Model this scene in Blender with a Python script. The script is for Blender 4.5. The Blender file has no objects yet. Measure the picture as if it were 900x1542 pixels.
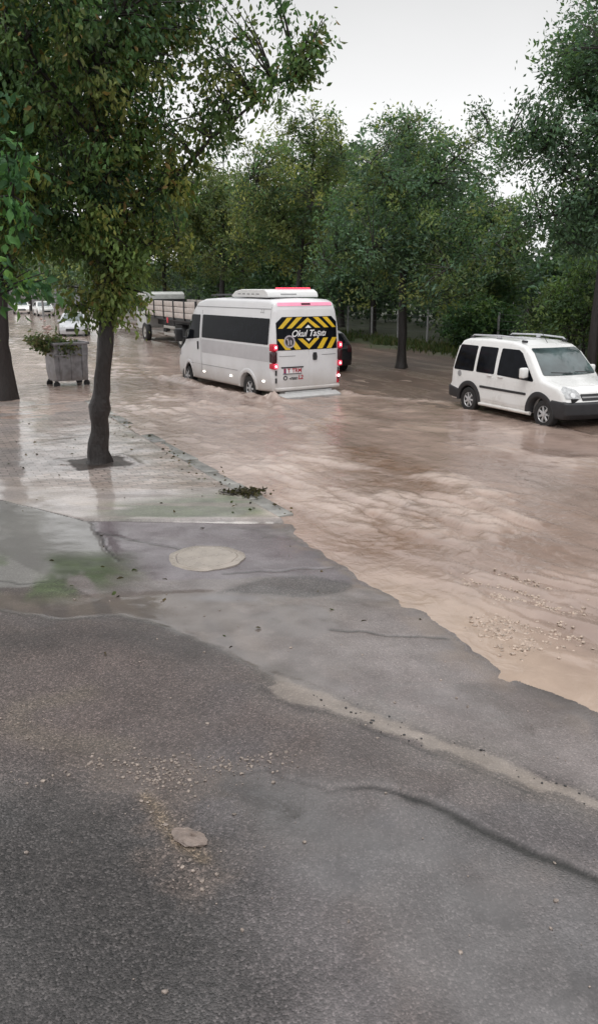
import bpy, bmesh, math, random
import numpy as np
from mathutils import Vector, Matrix
from mathutils.bvhtree import BVHTree
from mathutils.geometry import delaunay_2d_cdt

random.seed(7)
RNG = np.random.default_rng(7)
S = bpy.context.scene
COL = S.collection
R = math.radians
ROAD = R(26)                                   # the road runs 26 degrees left of the view
DU = (-math.sin(ROAD), math.cos(ROAD))         # along the road, away
DV = (math.cos(ROAD), math.sin(ROAD))          # across the road, to the right


def uv(u, v):
    return (u*DU[0] + v*DV[0], u*DU[1] + v*DV[1])


def to_uv(x, y):
    return x*DU[0] + y*DU[1], x*DV[0] + y*DV[1]


# ------------------------------------------------------------------ numpy noise
def _h(ix, iy, s):
    n = (ix.astype(np.int64)*374761393 + iy.astype(np.int64)*668265263 + s*1274126177) & 0x7fffffff
    n = ((n ^ (n >> 13))*1274126177) & 0x7fffffff
    n = n ^ (n >> 16)
    return (n & 0xffff)/65535.0


def vnoise(x, y, s=0):
    ix = np.floor(x); iy = np.floor(y)
    fx = x-ix; fy = y-iy
    fx = fx*fx*fx*(fx*(fx*6-15)+10); fy = fy*fy*fy*(fy*(fy*6-15)+10)
    a = _h(ix, iy, s); b = _h(ix+1, iy, s); c = _h(ix, iy+1, s); d = _h(ix+1, iy+1, s)
    return (a*(1-fx)+b*fx)*(1-fy)+(c*(1-fx)+d*fx)*fy


def fbm(x, y, o=4, s=0):
    t = 0; a = 1; n = 0
    for k in range(o):
        t = t + a*vnoise(x*2**k+17.3*k, y*2**k-9.1*k, s+k); n += a; a *= .5
    return t/n


def sstep(a, b, x):
    t = np.clip((x-a)/(b-a), 0, 1)
    return t*t*(3-2*t)


def seg_dist(x, y, pts, signed=False):
    best = np.full(x.shape, 1e9); sg = np.zeros(x.shape)
    for (ax, ay), (bx, by) in zip(pts[:-1], pts[1:]):
        dx, dy = bx-ax, by-ay
        t = np.clip(((x-ax)*dx+(y-ay)*dy)/(dx*dx+dy*dy), 0, 1)
        d = np.hypot(x-ax-t*dx, y-ay-t*dy)
        c = dx*(y-ay)-dy*(x-ax)
        m = d < best
        sg = np.where(m, np.sign(c), sg); best = np.where(m, d, best)
    return best*sg if signed else best


def poly_sd(x, y, pts):                         # negative inside
    d = seg_dist(x, y, pts+[pts[0]])
    ins = np.zeros(x.shape, bool)
    for (ax, ay), (bx, by) in zip(pts, pts[1:]+[pts[0]]):
        c = ((ay > y) != (by > y))
        with np.errstate(divide='ignore', invalid='ignore'):
            ins ^= c & (x < (bx-ax)*(y-ay)/(by-ay+1e-12)+ax)
    return np.where(ins, -d, d)


# ------------------------------------------------------------------ objects
def tag(o, label=None, cat=None, group=None, kind=None):
    if label: o['label'] = label
    if cat: o['category'] = cat
    if group: o['group'] = group
    if kind: o['kind'] = kind
    return o


def thing(name, label, cat, loc=(0, 0, 0), rz=0, group=None):
    o = bpy.data.objects.new(name, None); COL.objects.link(o)
    o.empty_display_size = .2
    o.location = loc; o.rotation_euler = (0, 0, rz)
    return tag(o, label, cat, group)


def link(name, me, m, parent=None):
    o = bpy.data.objects.new(name, me); COL.objects.link(o)
    if m is not None and not me.materials: me.materials.append(m)
    if parent is not None: o.parent = parent
    return o


def np_mesh(name, co, faces, smooth=True):
    co = np.asarray(co, dtype=np.float32); faces = np.asarray(faces, dtype=np.int32)
    me = bpy.data.meshes.new(name)
    n, k = faces.shape
    me.vertices.add(len(co)); me.vertices.foreach_set('co', co.ravel())
    me.loops.add(n*k); me.loops.foreach_set('vertex_index', faces.ravel())
    me.polygons.add(n)
    me.polygons.foreach_set('loop_start', np.arange(0, n*k, k, dtype=np.int32))
    me.polygons.foreach_set('use_smooth', np.full(n, smooth))
    me.update(calc_edges=True); me.validate()
    return me


def attr(me, name, rgb):
    a = me.attributes.new(name, 'FLOAT_COLOR', 'POINT')
    c = np.ones((len(rgb), 4), dtype=np.float32); c[:, :3] = rgb
    a.data.foreach_set('color', c.ravel())


class MB:
    """collects shapes into one bmesh"""
    def __init__(s): s.bm = bmesh.new()

    def box(s, c, d, rot=None, bev=0, seg=2, taper=None):
        r = bmesh.ops.create_cube(s.bm, size=1)
        vs = r['verts']
        for v in vs:
            v.co = Vector((v.co.x*d[0], v.co.y*d[1], v.co.z*d[2]))
            if taper and v.co.z > 0: v.co.x *= taper; v.co.y *= taper
        if bev:
            es = list({e for v in vs for e in v.link_edges})
            rr = bmesh.ops.bevel(s.bm, geom=es, offset=bev, segments=seg, affect='EDGES', profile=.5)
            vs = list({v for f in rr['faces'] for v in f.verts} | {v for v in vs if v.is_valid})
        M = Matrix.Translation(c) @ (rot if rot is not None else Matrix())
        bmesh.ops.transform(s.bm, matrix=M, verts=vs)
        return s

    def tube(s, pts, rad, n=8, cap=True):
        pts = [Vector(p) for p in pts]
        if not hasattr(rad, '__len__'): rad = [rad]*len(pts)
        rings = []
        up = Vector((0, 0, 1))
        for i, p in enumerate(pts):
            t = (pts[min(i+1, len(pts)-1)]-pts[max(i-1, 0)])
            if t.length < 1e-9: t = Vector((0, 0, 1))
            t.normalize()
            a = t.cross(up if abs(t.z) < .95 else Vector((1, 0, 0))).normalized(); b = t.cross(a)
            rings.append([s.bm.verts.new(p+(a*math.cos(k*2*math.pi/n)+b*math.sin(k*2*math.pi/n))*rad[i]) for k in range(n)])
        for A, B in zip(rings[:-1], rings[1:]):
            for k in range(n):
                s.bm.faces.new((A[k], A[(k+1) % n], B[(k+1) % n], B[k]))
        if cap:
            s.bm.faces.new(rings[0]); s.bm.faces.new(rings[-1][::-1])
        return s

    def lathe(s, prof, axis='Z', n=24, c=(0, 0, 0), caps=True):
        rings = []
        for r, h in prof:
            ring = []
            for k in range(n):
                a = 2*math.pi*k/n; p = (r*math.cos(a), r*math.sin(a), h)
                if axis == 'Y': p = (p[0], p[2], p[1])
                if axis == 'X': p = (p[2], p[0], p[1])
                ring.append(s.bm.verts.new(Vector(p)+Vector(c)))
            rings.append(ring)
        for A, B in zip(rings[:-1], rings[1:]):
            for k in range(n):
                s.bm.faces.new((A[k], A[(k+1) % n], B[(k+1) % n], B[k]))
        if caps and prof[0][0] > 1e-4: s.bm.faces.new(rings[0])
        if caps and prof[-1][0] > 1e-4: s.bm.faces.new(rings[-1])
        return s

    def ball(s, c, r, sub=2, sc=(1, 1, 1), rot=None):
        v = bmesh.ops.create_icosphere(s.bm, subdivisions=sub, radius=r)['verts']
        M = Matrix.Translation(c) @ (rot if rot is not None else Matrix()) @ Matrix.Diagonal((*sc, 1))
        bmesh.ops.transform(s.bm, matrix=M, verts=v)
        return s

    def prism(s, poly, y0, y1):                   # poly in x,z, extruded in y
        a = [s.bm.verts.new((p[0], y0, p[1])) for p in poly]
        b = [s.bm.verts.new((p[0], y1, p[1])) for p in poly]
        n = len(poly)
        for k in range(n): s.bm.faces.new((a[k], a[(k+1) % n], b[(k+1) % n], b[k]))
        s.bm.faces.new(a[::-1]); s.bm.faces.new(b)
        return s

    def build(s, name, m, parent=None, smooth=True, ang=35):
        bmesh.ops.remove_doubles(s.bm, verts=s.bm.verts, dist=1e-5)
        bmesh.ops.recalc_face_normals(s.bm, faces=s.bm.faces)
        me = bpy.data.meshes.new(name); s.bm.to_mesh(me); s.bm.free()
        if smooth:
            me.polygons.foreach_set('use_smooth', [True]*len(me.polygons))
            me.set_sharp_from_angle(angle=R(ang))
        return link(name, me, m, parent)


def copy_tree(o, parent=None):
    c = o.copy(); COL.objects.link(c)
    if parent is not None: c.parent = parent
    for ch in list(o.children): copy_tree(ch, c)
    return c


# ------------------------------------------------------------------ materials
def new_mat(name):
    m = bpy.data.materials.new(name); m.use_nodes = True
    nt = m.node_tree; b = nt.nodes['Principled BSDF']
    return m, nt, b


def N(nt, t, **k):
    n = nt.nodes.new(t)
    for a, v in k.items():
        if a in n.inputs.keys(): n.inputs[a].default_value = v
        else: setattr(n, a, v)
    return n


def math_n(nt, op, a, b=None, c=None):
    n = nt.nodes.new('ShaderNodeMath'); n.operation = op
    for i, v in enumerate((a, b, c)):
        if v is None: continue
        if isinstance(v, (int, float)): n.inputs[i].default_value = v
        else: nt.links.new(v, n.inputs[i])
    return n.outputs[0]


def mixc(nt, f, a, b, mode='MIX'):
    n = nt.nodes.new('ShaderNodeMix'); n.data_type = 'RGBA'; n.blend_type = mode
    for i, v in ((0, f), (6, a), (7, b)):
        if isinstance(v, (int, float)): n.inputs[i].default_value = v
        elif isinstance(v, tuple): n.inputs[i].default_value = (*v, 1) if len(v) == 3 else v
        else: nt.links.new(v, n.inputs[i])
    return n.outputs[2]


def simple(name, col, rough=.5, metal=0, var=.12, scale=6, spec=.5, bump=0, bscale=60, coat=0, emit=None, estr=0, dirt=None):
    """plain surface with noise in colour and roughness, so nothing is perfectly uniform"""
    m, nt, b = new_mat(name)
    tc = N(nt, 'ShaderNodeTexCoord')
    no = N(nt, 'ShaderNodeTexNoise', Scale=scale, Detail=6.0)
    nt.links.new(tc.outputs['Object'], no.inputs['Vector'])
    f = no.outputs['Fac']
    mr = nt.nodes.new('ShaderNodeMapRange'); mr.inputs[1].default_value = .3; mr.inputs[2].default_value = .7
    nt.links.new(f, mr.inputs[0])
    lo = tuple(c*(1-var) for c in col); hi = tuple(min(1, c*(1+var)) for c in col)
    c = mixc(nt, mr.outputs[0], lo, hi)
    if dirt:                                      # mud splashed up from the bottom: (height0, height1, colour)
        sp = N(nt, 'ShaderNodeSeparateXYZ'); nt.links.new(tc.outputs['Object'], sp.inputs[0])
        d = nt.nodes.new('ShaderNodeMapRange'); d.inputs[1].default_value = dirt[1]; d.inputs[2].default_value = dirt[0]
        z = math_n(nt, 'ADD', sp.outputs['Z'], math_n(nt, 'MULTIPLY', math_n(nt, 'SUBTRACT', f, .5), .5))
        nt.links.new(z, d.inputs[0])
        c = mixc(nt, math_n(nt, 'MULTIPLY', d.outputs[0], .75), c, dirt[2])
    nt.links.new(c, b.inputs['Base Color'])
    rr = nt.nodes.new('ShaderNodeMapRange'); rr.inputs[3].default_value = max(.02, rough*.8); rr.inputs[4].default_value = min(1, rough*1.2)
    nt.links.new(f, rr.inputs[0]); nt.links.new(rr.outputs[0], b.inputs['Roughness'])
    b.inputs['Metallic'].default_value = metal
    b.inputs['Specular IOR Level'].default_value = spec
    b.inputs['Coat Weight'].default_value = coat; b.inputs['Coat Roughness'].default_value = .08
    if bump:
        n2 = N(nt, 'ShaderNodeTexNoise', Scale=bscale, Detail=5.0); nt.links.new(tc.outputs['Object'], n2.inputs['Vector'])
        bp = N(nt, 'ShaderNodeBump', Strength=bump, Distance=.02)
        nt.links.new(n2.outputs['Fac'], bp.inputs['Height']); nt.links.new(bp.outputs[0], b.inputs['Normal'])
    if emit:
        b.inputs['Emission Color'].default_value = (*emit, 1); b.inputs['Emission Strength'].default_value = estr
    return m


MUD = (.20, .135, .10)
M = {}
M['white_paint'] = simple('white_paint', (.72, .72, .74), .3, var=.04, scale=2, coat=.5, dirt=(.25, .95, (.42, .36, .31)))
M['van_paint'] = simple('van_paint', (.76, .76, .755), .28, var=.03, scale=2, coat=.6, dirt=(.1, .5, (.5, .44, .38)))
M['roof_unit'] = simple('roof_unit', (.74, .74, .74), .4, var=.04)
M['grey_step'] = simple('grey_step', (.5, .5, .5), .45, var=.1, scale=9)
M['black_glass'] = simple('black_glass', (.007, .008, .011), .10, var=.3, spec=.07)
M['screen_glass'] = simple('screen_glass', (.06, .085, .09), .05, var=.5, scale=2.2, spec=1.0)
M['dark_plastic'] = simple('dark_plastic', (.022, .022, .025), .5, var=.2, bump=.1)
M['trim_grey'] = simple('trim_grey', (.3, .3, .31), .5)
M['rubber'] = simple('rubber', (.015, .015, .016), .6, var=.3, bump=.3, bscale=90)
M['underbody'] = simple('underbody', (.008, .008, .009), .8)
M['alloy'] = simple('alloy', (.5, .5, .51), .35, metal=.5, var=.1)
M['chrome'] = simple('chrome', (.7, .7, .7), .15, metal=1)
M['yellow_tape'] = simple('yellow_tape', (.72, .47, .02), .4, var=.08)
M['white_decal'] = simple('white_decal', (.8, .8, .82), .5, var=.02)
M['grey_decal'] = simple('grey_decal', (.42, .38, .42), .5)
M['red_decal'] = simple('red_decal', (.4, .02, .04), .5)
M['ink'] = simple('ink', (.03, .025, .03), .5)
M['red_lens'] = simple('red_lens', (.35, .008, .02), .15, var=.1, emit=(.9, .02, .07), estr=.18)
M['red_lit'] = simple('red_lit', (.8, .05, .08), .2, emit=(1, .08, .14), estr=1.3)
M['lit_core'] = simple('lit_core', (1, .6, .6), .2, emit=(1, .55, .6), estr=6)
M['smoked_lens'] = simple('smoked_lens', (.045, .012, .016), .12)
M['pink_strip'] = simple('pink_strip', (.75, .3, .42), .3, emit=(1, .28, .45), estr=.35)
M['white_lit'] = simple('white_lit', (.9, .9, .85), .2, emit=(1, .95, .85), estr=2.6)
M['clear_lens'] = simple('clear_lens', (.42, .43, .44), .08, var=.4, scale=14, coat=1)
M['reflector'] = simple('reflector', (.75, .75, .75), .12, metal=.9)
M['dark_paint'] = simple('dark_paint', (.014, .013, .017), .25, coat=.6)
M['silver_paint'] = simple('silver_paint', (.5, .51, .54), .3, coat=.5)
M['zinc'] = simple('zinc', (.22, .215, .225), .45, metal=.35, var=.3, scale=5, bump=.15, bscale=20, dirt=(.0, .5, (.16, .12, .10)))
M['pale_plank'] = simple('pale_plank', (.50, .45, .42), .7, var=.15, scale=4)
M['dark_steel'] = simple('dark_steel', (.02, .02, .022), .5, var=.3)
M['guard_steel'] = simple('guard_steel', (.34, .33, .31), .5, var=.2)
M['cab_paint'] = simple('cab_paint', (.55, .56, .55), .35, coat=.4)
M['post_grey'] = simple('post_grey', (.24, .24, .245), .6, var=.2)
M['concrete'] = simple('concrete', (.38, .35, .33), .55, var=.2, scale=7, bump=.3, bscale=40)
M['kerb_stone'] = simple('kerb_stone', (.22, .215, .20), .25, var=.6, scale=2.2, bump=.25, bscale=30)
M['sandy_concrete'] = simple('sandy_concrete', (.31, .272, .238), .28, var=.16, scale=5, bump=.2, bscale=90)
M['building_wall'] = simple('building_wall', (.30, .29, .31), .8, var=.12, scale=1)
M['pale_wall'] = simple('pale_wall', (.48, .48, .50), .8, var=.12, scale=1)
M['roof_red'] = simple('roof_red', (.28, .09, .06), .7, var=.2)
M['window_dark'] = simple('window_dark', (.03, .035, .04), .15)
M['pebble'] = simple('pebble', (.22, .18, .155), .35, var=.75, scale=45)
M['pebble_tan'] = simple('pebble_tan', (.37, .29, .235), .4, var=.5, scale=40)
M['broken_stone'] = simple('broken_stone', (.19, .15, .13), .5, var=.25, scale=20, bump=.5, bscale=60)
M['petal'] = simple('petal', (.6, .42, .38), .6, var=.2)
M['wire'] = simple('wire', (.05, .05, .05), .5)


def bark_mat(name, c):
    m, nt, b = new_mat(name)
    tc = N(nt, 'ShaderNodeTexCoord')
    mp = N(nt, 'ShaderNodeMapping'); mp.inputs['Scale'].default_value = (9, 9, 2.2)
    nt.links.new(tc.outputs['Object'], mp.inputs[0])
    no = N(nt, 'ShaderNodeTexNoise', Scale=3.0, Detail=8.0, Distortion=.6)
    nt.links.new(mp.outputs[0], no.inputs['Vector'])
    cc = mixc(nt, no.outputs['Fac'], tuple(x*.35 for x in c), tuple(x*1.7 for x in c))
    nt.links.new(cc, b.inputs['Base Color'])
    b.inputs['Roughness'].default_value = .45
    bp = N(nt, 'ShaderNodeBump', Strength=.9, Distance=.03)
    nt.links.new(no.outputs['Fac'], bp.inputs['Height']); nt.links.new(bp.outputs[0], b.inputs['Normal'])
    return m


M['bark'] = bark_mat('wet_bark', (.017, .012, .011))
M['bark_far'] = bark_mat('bark_far', (.022, .018, .017))


def leaf_mat(name, trans=.42, rough=.42):
    m, nt, b = new_mat(name)
    a = N(nt, 'ShaderNodeAttribute', attribute_name='tint')
    tc = N(nt, 'ShaderNodeTexCoord')
    no = N(nt, 'ShaderNodeTexNoise', Scale=9.0, Detail=2.0); nt.links.new(tc.outputs['Object'], no.inputs['Vector'])
    v = nt.nodes.new('ShaderNodeMapRange'); v.inputs[3].default_value = .7; v.inputs[4].default_value = 1.35
    nt.links.new(no.outputs['Fac'], v.inputs[0])
    v.inputs[3].default_value = 1.45; v.inputs[4].default_value = 2.7
    vm = N(nt, 'ShaderNodeVectorMath', operation='SCALE')
    nt.links.new(a.outputs['Color'], vm.inputs[0]); nt.links.new(v.outputs[0], vm.inputs['Scale'])
    nt.links.new(vm.outputs[0], b.inputs['Base Color'])
    b.inputs['Roughness'].default_value = rough
    b.inputs['Specular IOR Level'].default_value = .22
    t = N(nt, 'ShaderNodeBsdfTranslucent')
    warm = mixc(nt, 1.0, vm.outputs[0], (1.1, 1.25, .6), 'MULTIPLY')
    nt.links.new(warm, t.inputs['Color'])
    mx = N(nt, 'ShaderNodeMixShader'); mx.inputs[0].default_value = trans
    nt.links.new(b.outputs[0], mx.inputs[1]); nt.links.new(t.outputs[0], mx.inputs[2])
    nt.links.new(mx.outputs[0], nt.nodes['Material Output'].inputs['Surface'])
    return m


M['leaf'] = leaf_mat('leaf')

# ------------------------------------------------------------------ camera, world, light
cam = bpy.data.cameras.new('camera'); co = bpy.data.objects.new('camera', cam); COL.objects.link(co)
co.location = (0, 0, 3.0); co.rotation_euler = (R(90-15.86), 0, 0)
cam.sensor_fit = 'VERTICAL'; cam.sensor_height = 36; cam.lens = 36*1200/1542
cam.clip_start = .05; cam.clip_end = 2000
S.camera = co

SUN_EL, SUN_AZ = R(58), R(200)
w = bpy.data.worlds.new('World'); S.world = w; w.use_nodes = True
nt = w.node_tree; bg = nt.nodes['Background']
sky = N(nt, 'ShaderNodeTexSky', sky_type='NISHITA'); sky.sun_disc = False
sky.sun_elevation = SUN_EL; sky.sun_rotation = SUN_AZ
sky.air_density = 1.0; sky.dust_density = 6.0
hs = N(nt, 'ShaderNodeHueSaturation', Saturation=.12); nt.links.new(sky.outputs[0], hs.inputs['Color'])
tc = N(nt, 'ShaderNodeTexCoord'); sp = N(nt, 'ShaderNodeSeparateXYZ'); nt.links.new(tc.outputs['Generated'], sp.inputs[0])
no = N(nt, 'ShaderNodeTexNoise', Scale=1.6, Detail=5.0, Distortion=.4)
mp = N(nt, 'ShaderNodeMapping'); mp.inputs['Scale'].default_value = (1, 1, 3.0)
nt.links.new(tc.outputs['Generated'], mp.inputs[0]); nt.links.new(mp.outputs[0], no.inputs['Vector'])
zz = math_n(nt, 'ADD', sp.outputs['Z'], math_n(nt, 'MULTIPLY', math_n(nt, 'SUBTRACT', no.outputs['Fac'], .5), .10))
cr = N(nt, 'ShaderNodeValToRGB'); nt.links.new(zz, cr.inputs[0])
e = cr.color_ramp.elements
e[0].position = 0.0; e[0].color = (10.2, 10.25, 10.3, 1)
e[1].position = .13; e[1].color = (10.8, 10.85, 10.9, 1)
for p, c in ((.20, 10.6), (.31, 8.0), (.6, 12.0), (1.0, 19.0)):
    q = e.new(p); q.color = (c*.997, c, c*1.005, 1)
# ramp colours are clamped to 1 in some versions: scale afterwards instead
for q in e: q.color = tuple(x/20 for x in q.color[:3])+(1,)
sc_ = N(nt, 'ShaderNodeVectorMath', operation='SCALE'); sc_.inputs['Scale'].default_value = 20.0
nt.links.new(cr.outputs[0], sc_.inputs[0])
mx = mixc(nt, .92, hs.outputs[0], sc_.outputs[0])
nt.links.new(mx, bg.inputs['Color']); bg.inputs['Strength'].default_value = .10
sun = bpy.data.lights.new('sun', 'SUN'); so = bpy.data.objects.new('sun', sun); COL.objects.link(so)
sun.energy = .9; sun.angle = R(25); sun.color = (1, .97, .93)
sd = Vector((math.sin(SUN_AZ)*math.cos(SUN_EL), math.cos(SUN_AZ)*math.cos(SUN_EL), math.sin(SUN_EL)))
so.rotation_euler = sd.to_track_quat('Z', 'Y').to_euler(); so.location = (0, -5, 20)

S.view_settings.view_transform = 'Standard'; S.view_settings.look = 'None'
S.view_settings.exposure = 0; S.view_settings.gamma = 1
S.render.engine = 'CYCLES'
S.cycles.use_denoising = True
S.cycles.max_bounces = 6; S.cycles.diffuse_bounces = 3; S.cycles.glossy_bounces = 3
S.cycles.transmission_bounces = 3; S.cycles.transparent_max_bounces = 4
S.cycles.sample_clamp_indirect = 4

# ------------------------------------------------------------------ ground
WL = [(4.65, .04), (2.9, 3.64), (2.18, 5.18), (2.01, 5.42), (1.57, 5.91), (1.36, 6.22), (1.34, 6.56), (1.2, 7.01), (.99, 7.34), (.66, 7.79), (.37, 8.41), (-.17, 9.66), (-.38, 10.2), (-.45, 10.7), (-.65, 11.3)] + [uv(u, 4.42) for u in (11, 14, 20, 40, 120)]
FRONT_V = [(-14, 27), (-3, 15.7), (.97, 11.7), (1.87, 10.17), (3.9, 9.18), (4.4, 9.0)]     # front edge of the paving: v -> u


def front_u(v):
    return np.interp(v, [p[0] for p in FRONT_V], [p[1] for p in FRONT_V])


LEDGE = [(-.62, 4.34), (-.21, 4.37), (0, 4.27), (.2, 4.17), (.45, 4.22), (.68, 4.1), (.95, 3.89), (1.26, 3.65), (1.56, 3.46), (2.3, 2.95), (3.2, 2.4)]
SAND = [(-.21, 5.72), (.15, 5.47), (.53, 5.18), (.87, 4.87), (1.19, 4.63), (1.48, 4.41), (1.81, 4.17), (2.6, 3.5), (3.4, 2.9), (3.3, 2.7), (2.5, 3.42), (1.77, 4.04), (1.44, 4.25), (1.0, 4.57), (.69, 4.83), (.38, 5.04), (-.05, 5.25), (-.22, 5.47)]
FILM = [(-6, 8.2), (-2.81, 6.93), (-2.18, 6.72), (-1.67, 6.85), (-1.2, 6.63), (-.67, 6.16), (-.38, 5.86), (-.21, 5.58), (.3, 5.5), (.9, 6.1), (1.0, 7.0), (.55, 7.55), (-.4, 7.6), (-1.3, 7.5), (-2.2, 7.3), (-3.2, 7.35), (-6, 9)]
LENS = [(-.85, 7.5), (-.35, 7.93), (.14, 8.02), (.68, 7.72), (.13, 7.38)]
PURPLE = [(-2.77, 9.96), (-.40, 10.02), (.37, 8.41), (.66, 7.76), (-.35, 7.95), (-.82, 7.85), (-1.51, 7.8), (-2.08, 8.41)]
SLAB = [(-6, 9), (-3.2, 7.4), (-2.6, 7.6), (-2.05, 8.35), (-2.74, 9.96), (-4.25, 10.94), (-9, 14)]
MOSS2 = [(-4.6, 7.9), (-3.19, 8.3), (-2.83, 8.35), (-2.1, 8.5), (-1.9, 7.9), (-2.3, 7.4), (-2.96, 7.35), (-4.2, 7.4)]
DARK = [(-5, 1), (.2, 1), (-.02, 2.6), (-.15, 3.1), (-.45, 3.6), (-.9, 3.9), (-1.5, 4.25), (-3, 4.6), (-6, 5)]
DIRT = [(-1.55, 4.6), (-.5, 4.55), (-.42, 4.25), (-.62, 3.9), (-.4, 3.4), (-.45, 3.1), (-.75, 3.4), (-1.0, 4.05), (-1.5, 4.3)]
GOUGE = [(-.93, 4.12), (-.8, 3.89), (-.66, 3.7), (-.5, 3.58)]
SHEEN = [(-.45, 4.30), (.2, 4.1), (.5, 4.15), (.9, 3.8), (1.5, 3.35), (3, 2.3), (3, 1), (.9, 1), (.5, 2.6), (.3, 3.2), (-.2, 3.7)]
RIM = [(-1.6, 5.35), (-2.0, 5.15), (-1.95, 4.85), (-1.7, 4.7), (-1.2, 4.65)]


def fan(r0, r1, k, t0, t1, dt):
    n = int(math.log(r1/r0)/k)+1
    ys = r0*np.exp(k*np.arange(n)); ts = np.arange(t0, t1+dt/2, dt)
    Y, T = np.meshgrid(ys, ts, indexing='ij')
    return T*(Y+.6), Y


def grid_faces(n, m):
    i = np.arange(n*m).reshape(n, m)
    return np.stack([i[:-1, :-1], i[:-1, 1:], i[1:, 1:], i[1:, :-1]], -1).reshape(-1, 4)


def land_height(x, y):
    """driveway surface height; under the paving and the flood it is sunk"""
    wob = (fbm(x*1.6, y*1.6, 4, 3)-.5)*.30+(fbm(x*7, y*7, 3, 13)-.5)*.07
    d = seg_dist(x, y, WL, True)+wob*.8          # positive on the land side
    z = np.where(d > 0, .012+.022*np.minimum(d, 4), np.maximum(.012+.14*d, -.15))
    u, v = to_uv(x, y)
    # a step down onto the lower slab at the ledge, and broken edges
    wx = x+(fbm(x*5, y*5, 3, 21)-.5)*.08; wy = y+(fbm(x*5+9, y*5, 3, 22)-.5)*.08
    ld = seg_dist(wx, wy, LEDGE, True)           # positive on the far side
    amp = sstep(-.7, .3, x)
    z = z+amp*(.022*sstep(-.03, .02, ld)*np.exp(-np.maximum(ld, 0)*1.6) - .012*np.exp(-(ld/.022)**2))
    sf = poly_sd(x, y, SAND)
    z = z-.008*sstep(.10, -.03, sf)
    fd = poly_sd(wx, wy, FILM)
    z = z-.010*sstep(.05, -.05, fd)*sstep(.2, -.5, x)
    z = z+(fbm(x*.8, y*.8, 3, 5)-.5)*.03+(fbm(x*3, y*3, 3, 6)-.5)*.007
    gd = seg_dist(wx, wy, GOUGE); z = z-.014*np.exp(-(gd/.05)**2)
    pav = u-front_u(v)
    z = z-.12*sstep(-.01, .05, pav)
    return z, d, ld, sf, fd, gd, wx, wy, u, v, pav


x, y = fan(.75, 30, .0036, -.72, .72, .0036)
shape = x.shape
z, d, ld, sf, fd, gd, wx, wy, gu, gv, pav = land_height(x, y)
n1 = fbm(x*.9, y*.9, 4, 31); n2 = fbm(x*2.7, y*2.7, 4, 32); n3 = fbm(x*9, y*9, 3, 33); ns = fbm(gu*1.0, gv*5, 4, 36)


def C(*c): return np.array(c)[None, None, :]


def lay(a, b, f): return a*(1-f[..., None])+b*f[..., None]


tint = np.zeros(shape+(3,)); tint[:] = (.162, .130, .124)
tint = tint*(.72+.56*n1)[..., None]
gloss = .30+.25*(n2-.5); speck = np.full(shape, .8); bmp = np.full(shape, .8)
# reddish and bluish staining
tint = lay(tint, C(.165, .128, .115), .55*sstep(.52, .68, n2)*sstep(3, 5, y))
tint = lay(tint, C(.128, .117, .128), .5*sstep(.50, .64, fbm(x*1.3+4, y*1.3, 4, 41)))
# the slab between the sediment and the flood: greyer, smoother
mid = sstep(-.02, .12, seg_dist(wx, wy, [(-1.6, 6.9), (-.21, 5.62), (.87, 4.87), (1.81, 4.17), (3.4, 2.9)], True))
tint = lay(tint, C(.315, .262, .252)*(.75+.5*ns)[..., None], mid*.9)
speck = speck*(1-.5*mid); bmp = bmp*(1-.35*mid); gloss = gloss-.05*mid
# upper slab beside the manhole
pd = poly_sd(wx, wy, PURPLE); pm = sstep(.04, -.04, pd)
tint = lay(tint, C(.245, .198, .222)*(.8+.4*n2)[..., None], pm*.9); gloss = gloss-.06*pm; bmp = bmp*(1-.4*pm)
# film of muddy water
fm = sstep(.10, -.12, fd)*sstep(.9, -.7, x+(n1-.5)*1.2)
fm2 = fm*(.45+.55*sstep(.35, .6, ns))
tint = lay(tint, C(.33, .265, .225), fm2*.72); gloss = gloss*(1-.55*fm); speck = speck*(1-.75*fm); bmp = bmp*(1-.7*fm)
edge = np.exp(-((fd-.03)/.035)**2)*sstep(.2, .6, n1+n2*.3)*(y < 7.05)*sstep(0, -.25, x)
tint = lay(tint, C(.04, .035, .034), edge*.5)
# bright skim beside the dark lens
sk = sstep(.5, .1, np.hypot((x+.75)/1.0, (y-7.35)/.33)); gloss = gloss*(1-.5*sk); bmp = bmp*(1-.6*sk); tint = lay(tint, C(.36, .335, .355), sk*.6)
# dark lens of raised wet asphalt
lm = sstep(.05, -.05, poly_sd(wx, wy, LENS)); tint = lay(tint, C(.085, .075, .074), lm*.8); gloss = gloss+.12*lm; speck = np.maximum(speck, lm)
# pale concrete slab and moss
sm = sstep(.05, -.05, poly_sd(wx, wy, SLAB)); tint = lay(tint, C(.47, .455, .435)*(.7+.6*n1)[..., None], sm*.92)
gloss = gloss*(1-.45*sm); speck = speck*(1-.7*sm); bmp = bmp*(1-.65*sm)
mo = sstep(.45, -.15, poly_sd(wx, wy, MOSS2))*sstep(.38, .60, fbm(gu*1.3, gv*3, 4, 51)); tint = lay(tint, C(.10, .145, .055)*(.5+n3)[..., None], mo*.85); gloss = gloss+.15*mo
dm = sstep(.5, 0, np.hypot((x+2.15)/.6, (y-8.0)/.5)); tint = lay(tint, C(.075, .115, .04), dm*.75*sstep(.35, .6, n3))
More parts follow.
